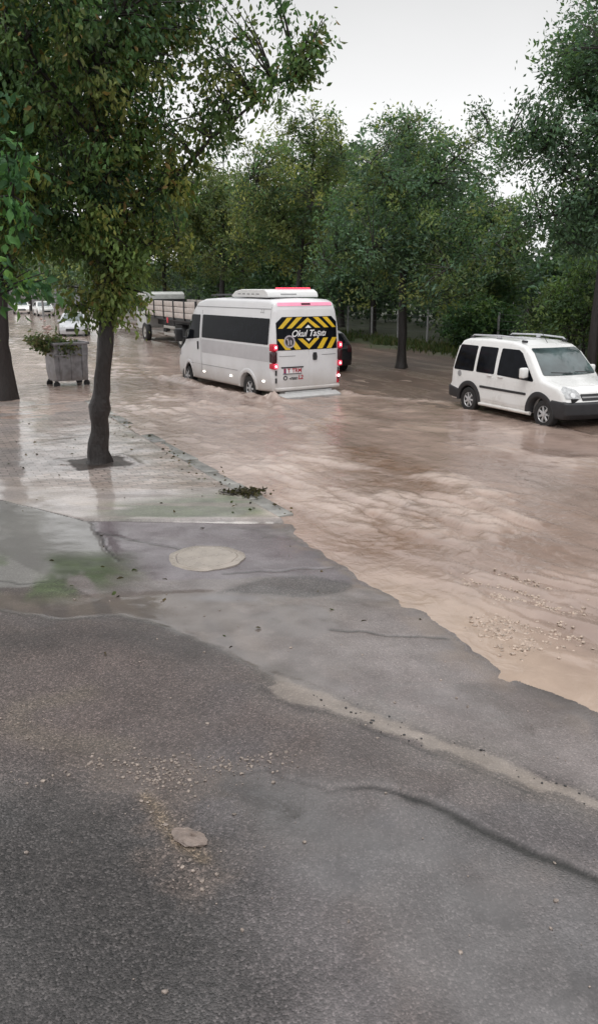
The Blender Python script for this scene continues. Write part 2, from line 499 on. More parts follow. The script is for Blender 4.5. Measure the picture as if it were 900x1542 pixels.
# sediment strip
sw = poly_sd(wx+.5*(wx-x), wy+.5*(wy-y), SAND)
sa = sstep(.010, -.04, sw+(n3-.5)*.08); tint = lay(tint, C(.50, .42, .36)*(.75+.4*n3)[..., None], sa*.9); speck = speck*(1-.75*sa); bmp = bmp*(1-.6*sa)
so2 = np.exp(-(np.maximum(sw, 0)/.16)**2)*(1-sa)*sstep(.4, .6, n2); tint = lay(tint, C(.25, .215, .19), so2*.5)
hl = np.exp(-((sw-.05)/.03)**2)*(seg_dist(x, y, [(-.2, 5.45), (3.3, 2.7)], True) < 0); tint = lay(tint, C(.035, .03, .03), hl*.6)
# dark rough asphalt at the lower left
da = sstep(.5, -.4, poly_sd(wx, wy, DARK)+(n1-.5)*.8); tint = lay(tint, C(.056, .051, .050), da*.9); speck = speck+1.1*da; bmp = bmp+.7*da; gloss = gloss+.05*da
ul = sstep(.3, -.6, poly_sd(wx, wy, [(-5, 7), (-1.7, 6.8), (-.5, 5.8), (.3, 5.0), (.2, 4.5), (-1, 4.5), (-2, 4.3), (-5, 4.8)])); tint = lay(tint, C(.150, .112, .104)*(.65+.7*n2)[..., None], ul*.6); speck = speck+.3*ul
band = np.exp(-((seg_dist(wx, wy, [(-4, 6.1), (-2.4, 6.2), (-1.5, 6.45), (-.9, 6.15)]))/.28)**2); tint = lay(tint, C(.062, .052, .052), band*.6)
# sheen over the lower slab, partly painted into the tint, partly smoother film
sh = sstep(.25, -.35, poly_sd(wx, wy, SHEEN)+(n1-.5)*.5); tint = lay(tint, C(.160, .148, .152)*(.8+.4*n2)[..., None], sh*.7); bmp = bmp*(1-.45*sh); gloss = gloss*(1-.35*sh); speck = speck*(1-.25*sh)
# reddish grit, gouge, ledge
dr = sstep(.10, -.15, poly_sd(wx, wy, DIRT)+(n3-.5)*.35); tint = lay(tint, C(.18, .14, .122)*(.6+.8*n3)[..., None], dr*.75)
rim = np.exp(-(seg_dist(wx, wy, RIM)/.12)**2); tint = lay(tint, C(.23, .185, .145), rim*.5)
go = np.exp(-(gd/.045)**2); tint = lay(tint, C(.24, .18, .125), go*.8)
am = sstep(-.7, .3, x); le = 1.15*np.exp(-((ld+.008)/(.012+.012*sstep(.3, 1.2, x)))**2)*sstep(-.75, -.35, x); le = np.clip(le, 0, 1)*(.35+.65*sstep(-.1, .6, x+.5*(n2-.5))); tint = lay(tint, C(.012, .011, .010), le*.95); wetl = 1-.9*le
le_shade = np.exp(-np.maximum(-ld, 0)/.13)*(ld < .0)*sstep(.4, 1.0, x); tint = lay(tint, C(.035, .034, .030), le_shade*.75)  # blurred shadow below the ledge, painted into the tint on its right-hand part
# dark band along the flood edge and the wheel-shaped ripples
ed = np.exp(-np.maximum(d, 0)/.05)*(d > 0); tint = lay(tint, C(.10, .088, .083), ed*.5)
si = sstep(.30, .0, d-.35*(n2-.45)-.08*n3)*(d > 0); tint = lay(tint, C(.40, .30, .24), si*.55*sstep(.4, .62, n2)); speck = speck*(1-.6*si)
rp = np.hypot((x-1.05)/1.0, (y-5.35)/.55); ar = np.exp(-((rp-.42-.06*n2)/.03)**2)*(n2 > .42)+np.exp(-((rp-.62)/.025)**2)*(n1 > .5)
tint = lay(tint, C(.29, .27, .26), np.clip(ar, 0, 1)*.35)
# hairline cracks
for pl in ([(-2.5, 9.45), (-1.9, 9.1), (-1.55, 8.95), (-1.2, 8.72)], [(-3.4, 7.75), (-2.9, 7.62), (-2.5, 7.7)], [(-2.7, 9.9), (-2.3, 9.0), (-2.0, 8.35)], [(-.8, 8.02), (0, 8.2), (.4, 8.25)], [(.3, 6.6), (.8, 6.5), (1.3, 6.45)]):
    cd = seg_dist(wx, wy, pl); ck = np.exp(-(cd/.016)**2); tint = lay(tint, C(.03, .028, .028), ck*.8); z = z-.008*ck
pn = fbm(x*1.1+3.3, y*1.5, 4, 44)+.12*(n3-.5)
pool = sstep(.50, .545, pn)*np.clip(sh+.55*mid*(1-sa)+.5*fm, 0, 1)*(1-lm)
pe = np.exp(-((pn-.515)/.010)**2)*np.clip(sh+.4*mid, 0, 1)
tint = tint*(1-.22*pool-.25*pe)[..., None]; bmp = bmp*(1-.88*pool); speck = speck*(1-.35*pool); gloss = gloss*(1-.7*pool)
wet = np.clip(.4*pool+.65+.9*(n1-.5)-.55*da*(1-.5*n2)+.5*sh+.35*fm+.3*mid+.4*sk-.4*lm-.3*ul, .08, 1)*wetl*(1-.75*np.clip(mo+dm, 0, 1))
faces = grid_faces(*shape)
uu, vv = gu.ravel(), gv.ravel()
keep = ((uu < front_u(vv)+.6) & (d.ravel() > -1.3))[faces].any(1)
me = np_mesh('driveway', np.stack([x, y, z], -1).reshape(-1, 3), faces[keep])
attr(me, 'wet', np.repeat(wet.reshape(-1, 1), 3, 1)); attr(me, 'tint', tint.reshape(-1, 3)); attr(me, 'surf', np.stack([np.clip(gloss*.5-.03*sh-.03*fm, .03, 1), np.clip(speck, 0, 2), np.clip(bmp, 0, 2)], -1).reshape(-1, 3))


def asphalt_mat(name, tiles=False):
    m, nt, b = new_mat(name)
    L = nt.links.new
    a = N(nt, 'ShaderNodeAttribute', attribute_name='tint'); s = N(nt, 'ShaderNodeAttribute', attribute_name='surf')
    ss = N(nt, 'ShaderNodeSeparateColor'); L(s.outputs['Color'], ss.inputs[0])
    tc = N(nt, 'ShaderNodeTexCoord')
    # chippings: cell colour gives each stone its own grey
    vo = N(nt, 'ShaderNodeTexVoronoi', Scale=95.0); L(tc.outputs['Object'], vo.inputs['Vector'])
    sv = N(nt, 'ShaderNodeSeparateColor'); L(vo.outputs['Color'], sv.inputs[0])
    no = N(nt, 'ShaderNodeTexNoise', Scale=38.0, Detail=8.0, Roughness=.72); L(tc.outputs['Object'], no.inputs['Vector'])
    big = N(nt, 'ShaderNodeTexNoise', Scale=3.1, Detail=6.0); L(tc.outputs['Object'], big.inputs['Vector'])
    bright = math_n(nt, 'POWER', sv.outputs[0], 5.0)
    k = math_n(nt, 'ADD', math_n(nt, 'MULTIPLY', math_n(nt, 'SUBTRACT', sv.outputs[1], .5), .45), math_n(nt, 'MULTIPLY', bright, 1.5))
    k = math_n(nt, 'ADD', k, math_n(nt, 'MULTIPLY', math_n(nt, 'SUBTRACT', no.outputs['Fac'], .5), 2.0))
    k = math_n(nt, 'MULTIPLY', k, ss.outputs[1])
    k = math_n(nt, 'ADD', k, math_n(nt, 'MULTIPLY', math_n(nt, 'SUBTRACT', big.outputs['Fac'], .5), .7))
    k = math_n(nt, 'MAXIMUM', math_n(nt, 'ADD', k, 1.0), .15)
    k = math_n(nt, 'MULTIPLY', k, .44 if not tiles else .62)
    vm = N(nt, 'ShaderNodeVectorMath', operation='SCALE'); L(a.outputs['Color'], vm.inputs[0]); L(k, vm.inputs['Scale'])
    col = vm.outputs[0]
    h = math_n(nt, 'ADD', math_n(nt, 'MULTIPLY', vo.outputs['Distance'], -.9), math_n(nt, 'MULTIPLY', no.outputs['Fac'], .9))
    rgh = math_n(nt, 'ADD', ss.outputs[0], math_n(nt, 'MULTIPLY', math_n(nt, 'SUBTRACT', no.outputs['Fac'], .5), .35))
    if tiles:
        mp = N(nt, 'ShaderNodeMapping'); mp.inputs['Rotation'].default_value = (0, 0, -ROAD)
        L(tc.outputs['Object'], mp.inputs[0])
        br = N(nt, 'ShaderNodeTexBrick', Scale=1.0); br.inputs['Brick Width'].default_value = .24; br.inputs['Row Height'].default_value = .12
        br.inputs['Mortar Size'].default_value = .010; br.inputs['Mortar Smooth'].default_value = .3
        br.inputs['Color1'].default_value = (.72, .72, .72, 1); br.inputs['Color2'].default_value = (1.2, 1.12, 1.1, 1); br.inputs['Mortar'].default_value = (.35, .32, .3, 1)
        L(mp.outputs[0], br.inputs['Vector'])
        col = mixc(nt, ss.outputs[2], col, mixc(nt, 1.0, col, br.outputs['Color'], 'MULTIPLY'))
        h = math_n(nt, 'SUBTRACT', math_n(nt, 'MULTIPLY', h, .3), math_n(nt, 'MULTIPLY', br.outputs['Fac'], .5))
    L(col, b.inputs['Base Color'])
    rr = N(nt, 'ShaderNodeClamp'); L(rgh, rr.inputs[0]); rr.inputs['Min'].default_value = .06
    b.inputs['Roughness'].default_value = .62
    L(rr.outputs[0], b.inputs['Coat Roughness']); b.inputs['Coat IOR'].default_value = 1.6
    cw = nt.nodes.new('ShaderNodeMapRange'); cw.inputs[1].default_value = .34; cw.inputs[2].default_value = .58; cw.inputs[3].default_value = .6; cw.inputs[4].default_value = 1.0
    wt = N(nt, 'ShaderNodeAttribute', attribute_name='wet'); L(big.outputs['Fac'], cw.inputs[0]); L(math_n(nt, 'MULTIPLY', cw.outputs[0], wt.outputs['Fac']), b.inputs['Coat Weight'])
    bp = N(nt, 'ShaderNodeBump', Distance=.006); L(ss.outputs[2], bp.inputs['Strength']); L(h, bp.inputs['Height'])
    # slow undulation of the water skin
    n2 = N(nt, 'ShaderNodeTexNoise', Scale=7.0, Detail=4.0); L(tc.outputs['Object'], n2.inputs['Vector'])
    b2 = N(nt, 'ShaderNodeBump', Strength=.5, Distance=.012); L(n2.outputs['Fac'], b2.inputs['Height']); L(bp.outputs[0], b2.inputs['Normal'])
    L(b2.outputs[0], b.inputs['Normal'])
    b3 = N(nt, 'ShaderNodeBump', Distance=.006); L(math_n(nt, 'MULTIPLY', ss.outputs[2], .45 if not tiles else .12), b3.inputs['Strength']); L(h, b3.inputs['Height'])
    b4 = N(nt, 'ShaderNodeBump', Strength=.25 if not tiles else .12, Distance=.010); L(n2.outputs['Fac'], b4.inputs['Height']); L(b3.outputs[0], b4.inputs['Normal']); L(b4.outputs[0], b.inputs['Coat Normal'])
    return m


M['asphalt'] = asphalt_mat('wet_asphalt'); M['pavers'] = asphalt_mat('wet_pavers', True)
tag(link('driveway', me, M['asphalt']), kind='structure')

# paving: its own sheet with a front edge, sinking under the flood further up
vs = np.concatenate([np.linspace(-13, -3, 60), np.linspace(-2.9, 4.22, 240)])
us = np.concatenate([np.linspace(0, 12, 260), 12+1.1*np.cumsum(1.03**np.arange(60))/6])
V, U = np.meshgrid(vs, us)
U = U+front_u(V)+.05*(fbm(V*3, V*0, 3, 61)-.5)
x = U*DU[0]+V*DV[0]; y = U*DU[1]+V*DV[1]
n1 = fbm(x*.9, y*.9, 4, 71); n2 = fbm(x*2.5, y*2.5, 4, 72); ns = fbm(x*.7, y*3.5, 4, 73); n3 = fbm(x*8, y*8, 3, 74)
z = .060-.0052*(U-10)+(n1-.5)*.022+(n2-.5)*.008
z = np.maximum(z, -.10)
z[0] -= .12; z[:, -1] -= .05
tint = np.zeros(x.shape+(3,)); tint[:] = (.60, .52, .475); tint = tint*(.65+.7*ns)[..., None]
gl = .09+.18*(n2-.4)
ms = np.maximum(sstep(.75, .2, np.abs(U-10.1)/1.5)*sstep(1.7, 2.6, V)*sstep(4.3, 4.0, V)*sstep(.30, .52, ns), .8*sstep(.5, .1, np.abs(U-10.1)/1.2)*sstep(3.3, 3.7, V)); tint = lay(tint, C(.085, .135, .035)*(.6+.8*n3)[..., None], ms*.95); gl = gl+.12*ms
m3 = sstep(.5, .65, fbm(x*.8, y*4, 4, 75))*sstep(16, 12, U); tint = lay(tint, C(.30, .24, .20), m3*.6)
m4 = sstep(.52, .66, fbm(x*.6+3, y*.9, 3, 76)); tint = lay(tint, C(.46, .43, .44), m4*.4)
dk = np.exp(-((U-front_u(V))/.05)**2); tint = lay(tint, C(.04, .035, .035), dk*.8)
# soil square around the near trunk
tu, tv = to_uv(-3.47, 13.57)
sq = sstep(.52, .44, np.maximum(np.abs(U-tu), np.abs(V-tv))+(n3-.5)*.15); tint = lay(tint, C(.050, .032, .024), sq*.95)
er = np.exp(-((np.maximum(np.abs(U-tu), np.abs(V-tv))-.58)/.06)**2)*(n2 > .45); tint = lay(tint, C(.42, .38, .37), er*.7)
z = z+.012*er
me = np_mesh('pavement', np.stack([x, y, z], -1).reshape(-1, 3), grid_faces(*x.shape))
attr(me, 'tint', tint.reshape(-1, 3))
attr(me, 'wet', np.repeat((1-.8*ms-.35*m3-.85*sq).clip(.1, 1).reshape(-1, 1), 3, 1))
tile = sstep(.0, 1.5, U-front_u(V)-1.2)*(1-ms)
attr(me, 'surf', np.stack([np.clip(gl, .07, 1), np.full(x.shape, .25), .15+.65*tile], -1).reshape(-1, 3))
tag(link('pavement', me, M['pavers']), kind='structure')

# kerb stones between paving and road (one run of separate blocks, part of the ground)
kb = MB()
u = 9.35; k = 0
while u < 34:
    L_ = .98
    zc = -.038-.0035*(u-10)+random.uniform(-.014, .012)
    cx, cy = uv(u+L_/2, 4.36+random.uniform(-.015, .015))
    kb.box((cx, cy, zc), (.27, L_-.02, .14), Matrix.Rotation(ROAD+random.uniform(-.035, .035), 4, 'Z') @ Matrix.Rotation(random.uniform(-.07, .07), 4, 'Y') @ Matrix.Rotation(random.uniform(-.02, .02), 4, 'X'), .015, 2)
    u += L_; k += 1
tag(kb.build('kerb', M['kerb_stone']), kind='structure')

# base sheet to the horizon
bx = np.array([[-900, -60, -.34], [900, -60, -.34], [900, 1700, -.34], [-900, 1700, -.34]])
tag(link('ground', np_mesh('ground', bx, [[0, 1, 2, 3]], False), simple('earth', (.10, .075, .055), .8, var=.3, scale=.3)), kind='structure')

# verge on the far side of the road
vs = np.concatenate([np.linspace(12.0, 24, 190), np.linspace(24.5, 70, 30)]); us = np.concatenate([np.linspace(4, 45, 330), np.linspace(45.5, 170, 130)])
V, U = np.meshgrid(vs, us)
x = U*DU[0]+V*DV[0]; y = U*DU[1]+V*DV[1]
n1 = fbm(x*.5, y*.5, 4, 81); n2 = fbm(U*.35, V*2.2, 4, 82); n3 = fbm(x*5, y*5, 3, 83)
z = np.minimum(.06*(V-12.55)/1.5, .02)+.028*np.maximum(V-13.5, 0)+(n1-.5)*.14*sstep(13, 15, V)+(n2-.5)*.08
z = np.maximum(z, -.25)-.6*sstep(55, 75, U)*sstep(17.5, 15.5, V)
tint = np.zeros(x.shape+(3,)); tint[:] = (.185, .118, .084); tint = tint*(.5+1.0*n2)[..., None]
wetm = sstep(.5, .62, n2)*sstep(21, 15, V); tint = lay(tint, C(.30, .205, .155), wetm*.6)
gr = sstep(19.6, 21, V+(n1-.5)*3); tint = lay(tint, C(.085, .115, .045)*(.5+n3)[..., None], gr*.9)
me = np_mesh('verge', np.stack([x, y, z], -1).reshape(-1, 3), grid_faces(*x.shape))
attr(me, 'wet', np.repeat((.15+.7*wetm).reshape(-1, 1), 3, 1))
attr(me, 'tint', tint.reshape(-1, 3)); attr(me, 'surf', np.stack([np.clip(.55-.3*wetm+.3*gr, .1, 1), np.full(x.shape, .5), np.full(x.shape, .8)], -1).reshape(-1, 3))
tag(link('verge', me, M['asphalt']), kind='structure')

# ------------------------------------------------------------------ flood water
BUS = (-.65, 21.65); BUS_H = R(33)             # rear left corner and heading of the minibus
bd = (-math.sin(BUS_H), math.cos(BUS_H)); bn = (math.cos(BUS_H), math.sin(BUS_H))
VAN_O = (5.01, 20.32)


def van_pt(x, y): return (VAN_O[0]+(x-.85)*.438+y*.899, VAN_O[1]-(x-.85)*.899+y*.438)


x, y = fan(1.5, 150, .0042, -.74, .74, .0042)
u, v = to_uv(x, y)
# local bus frame: bl along the heading from the rear, bw to the right of its left side
bl = (x-BUS[0])*bd[0]+(y-BUS[1])*bd[1]; bw = (x-BUS[0])*bn[0]+(y-BUS[1])*bn[1]
wp = fbm(x*.35, y*.35, 3, 91)
n1 = fbm(x*.8, y*.8, 4, 92); n2 = fbm(x*2.2, y*2.2, 4, 93); n3 = fbm(x*6, y*6, 3, 94)
fl = fbm(u*.22, v*1.3, 4, 95)
near = sstep(5.5, 11, y)
wa = x*.81+y*.59+.45*(wp-.5)+.10*n2; wb = -x*.59+y*.81
rf = fbm(wa/.42, wb/1.7, 3, 111); rg = fbm(wa/.21+5, wb/.8, 3, 112)
train = (1-np.abs(2*rf-1)*3.2)+.45*(1-np.abs(2*rg-1)*3.2)
train = train*sstep(12.0, 6.0, v)*sstep(4.2, 5.2, v)*(.30+1.1*sstep(.35, .65, n1))
train2 = (1-np.abs(2*fbm(u/.35, v/.75, 3, 113)-1)*3)*sstep(.42, .6, n1)
ra = np.hypot(x-1.1, (y-9.95)*1.1); arc = np.sin(2*math.pi*ra/.17+3*n1)*np.exp(-((ra-.85)/.38)**2)*(y < 10.6)
calm = .22+.78*sstep(11.5, 6.8, v+4*(wp-.5)); calm = np.where(y > 17, np.maximum(calm, .7), calm)
hgt = .026*train+.009*train2*near*calm+.0035*arc+.022*(n1-.5)*near+(.016*(n2-.5)*(.3+.7*near)+.004*(n3-.5)*(.25+.75*near))*calm
# wake: a V behind the bus, bow lines along its sides, foam at the wheels
back = np.maximum(-bl, 0)
wl_ = np.exp(-((bw+.10+back*.42)/(.22+.05*back))**2)*np.exp(-back/5)*(bl < .4)
wr_ = np.exp(-((bw-2.3-back*.42)/(.22+.05*back))**2)*np.exp(-back/5)*(bl < .4)
side = np.exp(-((bw+.26+.16*np.maximum(5.6-bl, 0)*.25)/.17)**2)*(bl > -.2)*(bl < 6.0)
side_r = np.exp(-((bw-2.4)/.2)**2)*(bl > -.2)*(bl < 6.0)
bow = np.exp(-((bl-6.5)/.35)**2)*(bw > -.5)*(bw < 2.6)
wheel = np.exp(-(((bl-1.2)/.65)**2+((bw+.12)/.28)**2))+np.exp(-(((bl-5.2)/.6)**2+((bw+.12)/.3)**2))
tail = np.exp(-((bl+.35)/.3)**2)*(bw > -.3)*(bw < 2.5)
splash = np.exp(-(((bl+.12)/.35)**2+((bw+.2)/.28)**2))
rough_n = fbm(x*4.5, y*4.5, 4, 97)
hgt = hgt+(.09*wl_+.06*wr_+.11*side+.06*side_r+.12*bow+.10*wheel+.05*tail+.2*splash)*(.35+1.3*(rough_n-.2))
hgt = hgt+.035*np.exp(-np.abs(bw-1.1)/1.5)*(bl < 0)*np.exp(-back/6)*(n2-.45)*2
# churn round the parked van's wheels
for px_ in (.85, 3.51):
    vx, vy = van_pt(px_, -.92); dd = np.hypot(x-vx, y-vy)
    hgt = hgt+.05*np.exp(-(dd/.35)**2)*(rough_n-.25)*2
tint = np.zeros(x.shape+(3,)); tint[:] = (.365, .272, .232)
tint = tint*(.60+.52*fl)[..., None]
tint = lay(tint, C(.45, .345, .29), .6*sstep(.50, .66, n1)*near)
pale = sstep(7.2, 5.0, v)*sstep(9, 13, y); tint = lay(tint, C(.50, .405, .36), pale*.6*(.4+fl))
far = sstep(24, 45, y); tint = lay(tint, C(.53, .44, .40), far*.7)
B1 = [(.55, 14.9), (1.4, 15.1), (2.1, 13.6), (1.95, 11.6), (1.4, 11.8), (.95, 13.3)]
B2 = [(.5, 9.9), (1.12, 10.85), (1.75, 10.5), (1.6, 9.3), (1.0, 8.8), (.6, 9.1)]
wx = x+(fbm(x*1.5, y*1.5, 3, 101)-.5)*.9; wy = y+(fbm(x*1.5+7, y*1.5, 3, 102)-.5)*.9
br = np.maximum(sstep(.35, -.3, poly_sd(wx, wy, B1)), sstep(.3, -.25, poly_sd(wx, wy, B2)))
br = np.clip(br, 0, 1)*(.35+.65*sstep(.35, .65, fbm(x*5, y*5, 3, 103)))
tint = lay(tint, C(.19, .115, .078), br*.9); hgt = hgt+br*(.030*(rough_n-.45)+.014*(fbm(x*13, y*13, 2, 108)-.5))
b3 = sstep(.5, .65, fbm(x*.45+5, y*.6, 4, 104))*near; tint = lay(tint, C(.30, .21, .165), b3*.3)
b4 = sstep(.62, .75, fbm(u*.6, v*3.5, 4, 105)); tint = lay(tint, C(.25, .175, .14), b4*.55)
shal = sstep(1.1, .2, v-4.0-.25*n1)*sstep(9, 7, y); tint = lay(tint, C(.40, .31, .245), shal*.7)
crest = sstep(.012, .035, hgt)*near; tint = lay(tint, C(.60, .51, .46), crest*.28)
foam = np.clip(side*.9+wheel*.9+splash*1.1+tail*.6+bow*.8+wl_*.6+wr_*.5, 0, 1)*sstep(.38, .62, fbm(x*3.2, y*3.2, 4, 106)); tint = lay(tint, C(.60, .50, .45), foam*.75)
dkw = np.clip(wl_+wr_+tail*.7+side*.7, 0, 1)*sstep(.55, .40, fbm(x*2.6, y*2.6, 4, 107)); tint = lay(tint, C(.17, .11, .085), dkw*.7)
lz, dd = land_height(x, y)[:2]
faces = grid_faces(*x.shape)
ok = ((dd < .35) | (u > front_u(v)-.2)).ravel()
vfar = ((v < 15.5) | ((u > 55) & (v < 18))).ravel()
keep = (ok & vfar)[faces].all(1)
fl_ = faces[keep]
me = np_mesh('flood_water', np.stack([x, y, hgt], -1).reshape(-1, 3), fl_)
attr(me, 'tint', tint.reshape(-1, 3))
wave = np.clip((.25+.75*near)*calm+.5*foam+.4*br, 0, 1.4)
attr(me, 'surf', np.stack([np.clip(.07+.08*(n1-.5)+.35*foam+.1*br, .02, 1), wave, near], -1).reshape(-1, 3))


def water_mat():
    m, nt, b = new_mat('muddy_water'); L = nt.links.new
    a = N(nt, 'ShaderNodeAttribute', attribute_name='tint'); s = N(nt, 'ShaderNodeAttribute', attribute_name='surf')
    ss = N(nt, 'ShaderNodeSeparateColor'); L(s.outputs['Color'], ss.inputs[0])
    tc = N(nt, 'ShaderNodeTexCoord')
    no = N(nt, 'ShaderNodeTexNoise', Scale=2.6, Detail=7.0, Roughness=.62, Distortion=.5); L(tc.outputs['Object'], no.inputs['Vector'])
    k = nt.nodes.new('ShaderNodeMapRange'); k.inputs[3].default_value = .84; k.inputs[4].default_value = 1.08; k.inputs[1].default_value = .25; k.inputs[2].default_value = .75
    L(no.outputs['Fac'], k.inputs[0])
    vm = N(nt, 'ShaderNodeVectorMath', operation='SCALE'); L(a.outputs['Color'], vm.inputs[0]); L(k.outputs[0], vm.inputs['Scale'])
    L(vm.outputs[0], b.inputs['Base Color']); L(ss.outputs[0], b.inputs['Roughness'])
    b.inputs['IOR'].default_value = 1.35
    mp = N(nt, 'ShaderNodeMapping'); mp.inputs['Rotation'].default_value = (0, 0, -ROAD); mp.inputs['Scale'].default_value = (1.15, .9, 1)
    L(tc.outputs['Object'], mp.inputs[0])
    r1 = N(nt, 'ShaderNodeTexNoise', Scale=4.2, Detail=3.5, Roughness=.5, Distortion=.6); L(mp.outputs[0], r1.inputs['Vector'])
    # pocks from the rain
    vo = N(nt, 'ShaderNodeTexVoronoi', Scale=16.0); L(tc.outputs['Object'], vo.inputs['Vector'])
    ring = math_n(nt, 'MULTIPLY', math_n(nt, 'SINE', math_n(nt, 'MULTIPLY', vo.outputs['Distance'], 42.0)), math_n(nt, 'MULTIPLY', math_n(nt, 'SUBTRACT', .6, vo.outputs['Distance']), .05))
    rid = math_n(nt, 'SUBTRACT', 1.0, math_n(nt, 'ABSOLUTE', math_n(nt, 'MULTIPLY', math_n(nt, 'SUBTRACT', r1.outputs['Fac'], .5), 4.0)))
    h = math_n(nt, 'ADD', math_n(nt, 'MULTIPLY', rid, .5), ring)
    bp = N(nt, 'ShaderNodeBump', Distance=.05); L(math_n(nt, 'MULTIPLY', ss.outputs[1], .34), bp.inputs['Strength']); L(h, bp.inputs['Height'])
    L(bp.outputs[0], b.inputs['Normal'])
    return m


M['water'] = water_mat()
tag(link('flood_water', me, M['water']), kind='structure')


# ------------------------------------------------------------------ body shells for vehicles
def rpoly(pts, r, seg=5):
    out = []; n = len(pts)
    rr = r if hasattr(r, '__len__') else [r]*n
    for i in range(n):
        p = Vector(pts[i]); a = Vector(pts[i-1])-p; b = Vector(pts[(i+1) % n])-p
        la, lb = a.length, b.length; a.normalize(); b.normalize()
        ang = a.angle(b)
        if rr[i] <= 0 or ang > math.pi-.02: out.append(tuple(p)); continue
        t = min(rr[i]/math.tan(ang/2), la*.48, lb*.48)
        p0, p1 = p+a*t, p+b*t
        for k in range(seg+1):
            s = k/seg; out.append(tuple(p0*(1-s)**2+p*2*s*(1-s)+p1*s*s))
    return out


def resample(pts, d):
    out = []
    n = len(pts)
    for i in range(n):
        a, b = Vector(pts[i]), Vector(pts[(i+1) % n]); L = (b-a).length
        if L < 1e-6: continue
        k = max(1, int(round(L/d)))
        for j in range(k): out.append(a.lerp(b, j/k))
    return out


def inside(p, poly):
    c = False; n = len(poly)
    for i in range(n):
        a, b = poly[i], poly[i-1]
        if (a[1] > p[1]) != (b[1] > p[1]) and p[0] < (b[0]-a[0])*(p[1]-a[1])/(b[1]-a[1])+a[0]: c = not c
    return c


def fill2d(poly, cell):
    """triangulate a polygon with inner grid points"""
    pts = [Vector(p) for p in poly]; n = len(pts)
    xs = [p.x for p in pts]; ys = [p.y for p in pts]
    ins = []
    X = math.floor(min(xs)/cell)*cell
    while X < max(xs):
        Y = math.floor(min(ys)/cell)*cell
        while Y < max(ys):
            q = (X+.0031, Y+.0017)
            if inside(q, pts) and min((Vector(q)-p).length for p in pts) > cell*.3: ins.append(Vector(q))
            Y += cell
        X += cell
    r = delaunay_2d_cdt(pts+ins, [], [list(range(n))], 1, 1e-5)
    return r[0], r[2]


def shell(outline, W, r, deform, name, mat, parent, nseg=5, ncol=9, cell=.14):
    o = [Vector(p) for p in outline]; n = len(o)
    A = sum(o[i-1].x*o[i].y-o[i].x*o[i-1].y for i in range(n))
    if A < 0: o = o[::-1]
    nor = []
    for i in range(n):
        t = (o[(i+1) % n]-o[i-1]); t.normalize(); nor.append(Vector((-t.y, t.x)))      # inward for ccw
    bm = bmesh.new(); rows = []
    prof = []
    for k in range(nseg, -1, -1):
        th = k/nseg*math.pi/2; prof.append((r*(1-math.cos(th)), r*(math.sin(th)-1), -1))
    for j in range(1, ncol): prof.append((0, None, -1+2*j/ncol))
    for k in range(nseg+1):
        th = k/nseg*math.pi/2; prof.append((r*(1-math.cos(th)), r*(math.sin(th)-1), 1))
    for ins, dy, s in prof:
        row = []
        for i in range(n):
            q = o[i]+nor[i]*ins; w = W(q.x, q.y)
            yy = s*(w+dy) if dy is not None else s*(w-r)
            row.append(bm.verts.new(deform(Vector((q.x, yy, q.y)))))
        rows.append(row)
    for a, b in zip(rows[:-1], rows[1:]):
        for i in range(n): bm.faces.new((a[i], a[(i+1) % n], b[(i+1) % n], b[i]))
    cap = [o[i]+nor[i]*r for i in range(n)]
    vs_, fs_ = fill2d(cap, cell)
    for s, row in ((-1, rows[0]), (1, rows[-1])):
        loc = []
        for i, p in enumerate(vs_):
            if i < n and (p-cap[i]).length < 1e-4: loc.append(row[i])
            else: loc.append(bm.verts.new(deform(Vector((p.x, s*W(p.x, p.y), p.y)))))
        for f in fs_:
            try: bm.faces.new([loc[k] for k in (f if s < 0 else f[::-1])])
            except ValueError: pass
    bmesh.ops.recalc_face_normals(bm, faces=bm.faces)
    bvh = BVHTree.FromBMesh(bm)
    me = bpy.data.meshes.new(name); bm.to_mesh(me); bm.free()
    me.polygons.foreach_set('use_smooth', [True]*len(me.polygons)); me.set_sharp_from_angle(angle=R(38))
    return link(name, me, mat, parent), bvh


PROJ = {
    'left': (lambda a, b: Vector((a, 5, b)), Vector((0, -1, 0))), 'right': (lambda a, b: Vector((a, -5, b)), Vector((0, 1, 0))),
    'rear': (lambda a, b: Vector((-5, a, b)), Vector((1, 0, 0))), 'front': (lambda a, b: Vector((15, a, b)), Vector((-1, 0, 0))),
    'top': (lambda a, b: Vector((a, b, 9)), Vector((0, 0, -1))),
}


def panels(name, bvh, polys, proj, off, mat, parent, cell=.12, skirt=.012, r=0, res=.08):
    """sheets that follow the body, standing off its surface, with a turned-in edge; all in one mesh"""
    bm = bmesh.new(); org, dr = PROJ[proj]
    for poly in polys:
        p = rpoly(poly, r) if r else poly
        p = resample(p, res)
        vs_, fs_ = fill2d(p, cell)
        loc = []; nrm = []
        for q in vs_:
            h, nn, _, _ = bvh.ray_cast(org(q.x, q.y), dr)
            if h is None: loc.append(None); nrm.append(None); continue
            if nn.dot(dr) > 0: nn = -nn
            loc.append(bm.verts.new(h+nn*off)); nrm.append(nn)
        for f in fs_:
            if all(loc[k] for k in f):
                try: bm.faces.new([loc[k] for k in f])
                except ValueError: pass
        m = len(p); low = {}
        for i in range(m):
            if i < len(loc) and loc[i]: low[i] = bm.verts.new(loc[i].co-nrm[i]*(off+skirt))
        for i in range(m):
            j = (i+1) % m
            if i in low and j in low:
                try: bm.faces.new((loc[i], loc[j], low[j], low[i]))
                except ValueError: pass
    bmesh.ops.recalc_face_normals(bm, faces=bm.faces)
    me = bpy.data.meshes.new(name); bm.to_mesh(me); bm.free()
    me.polygons.foreach_set('use_smooth', [True]*len(me.polygons)); me.set_sharp_from_angle(angle=R(40))
    return link(name, me, mat, parent)


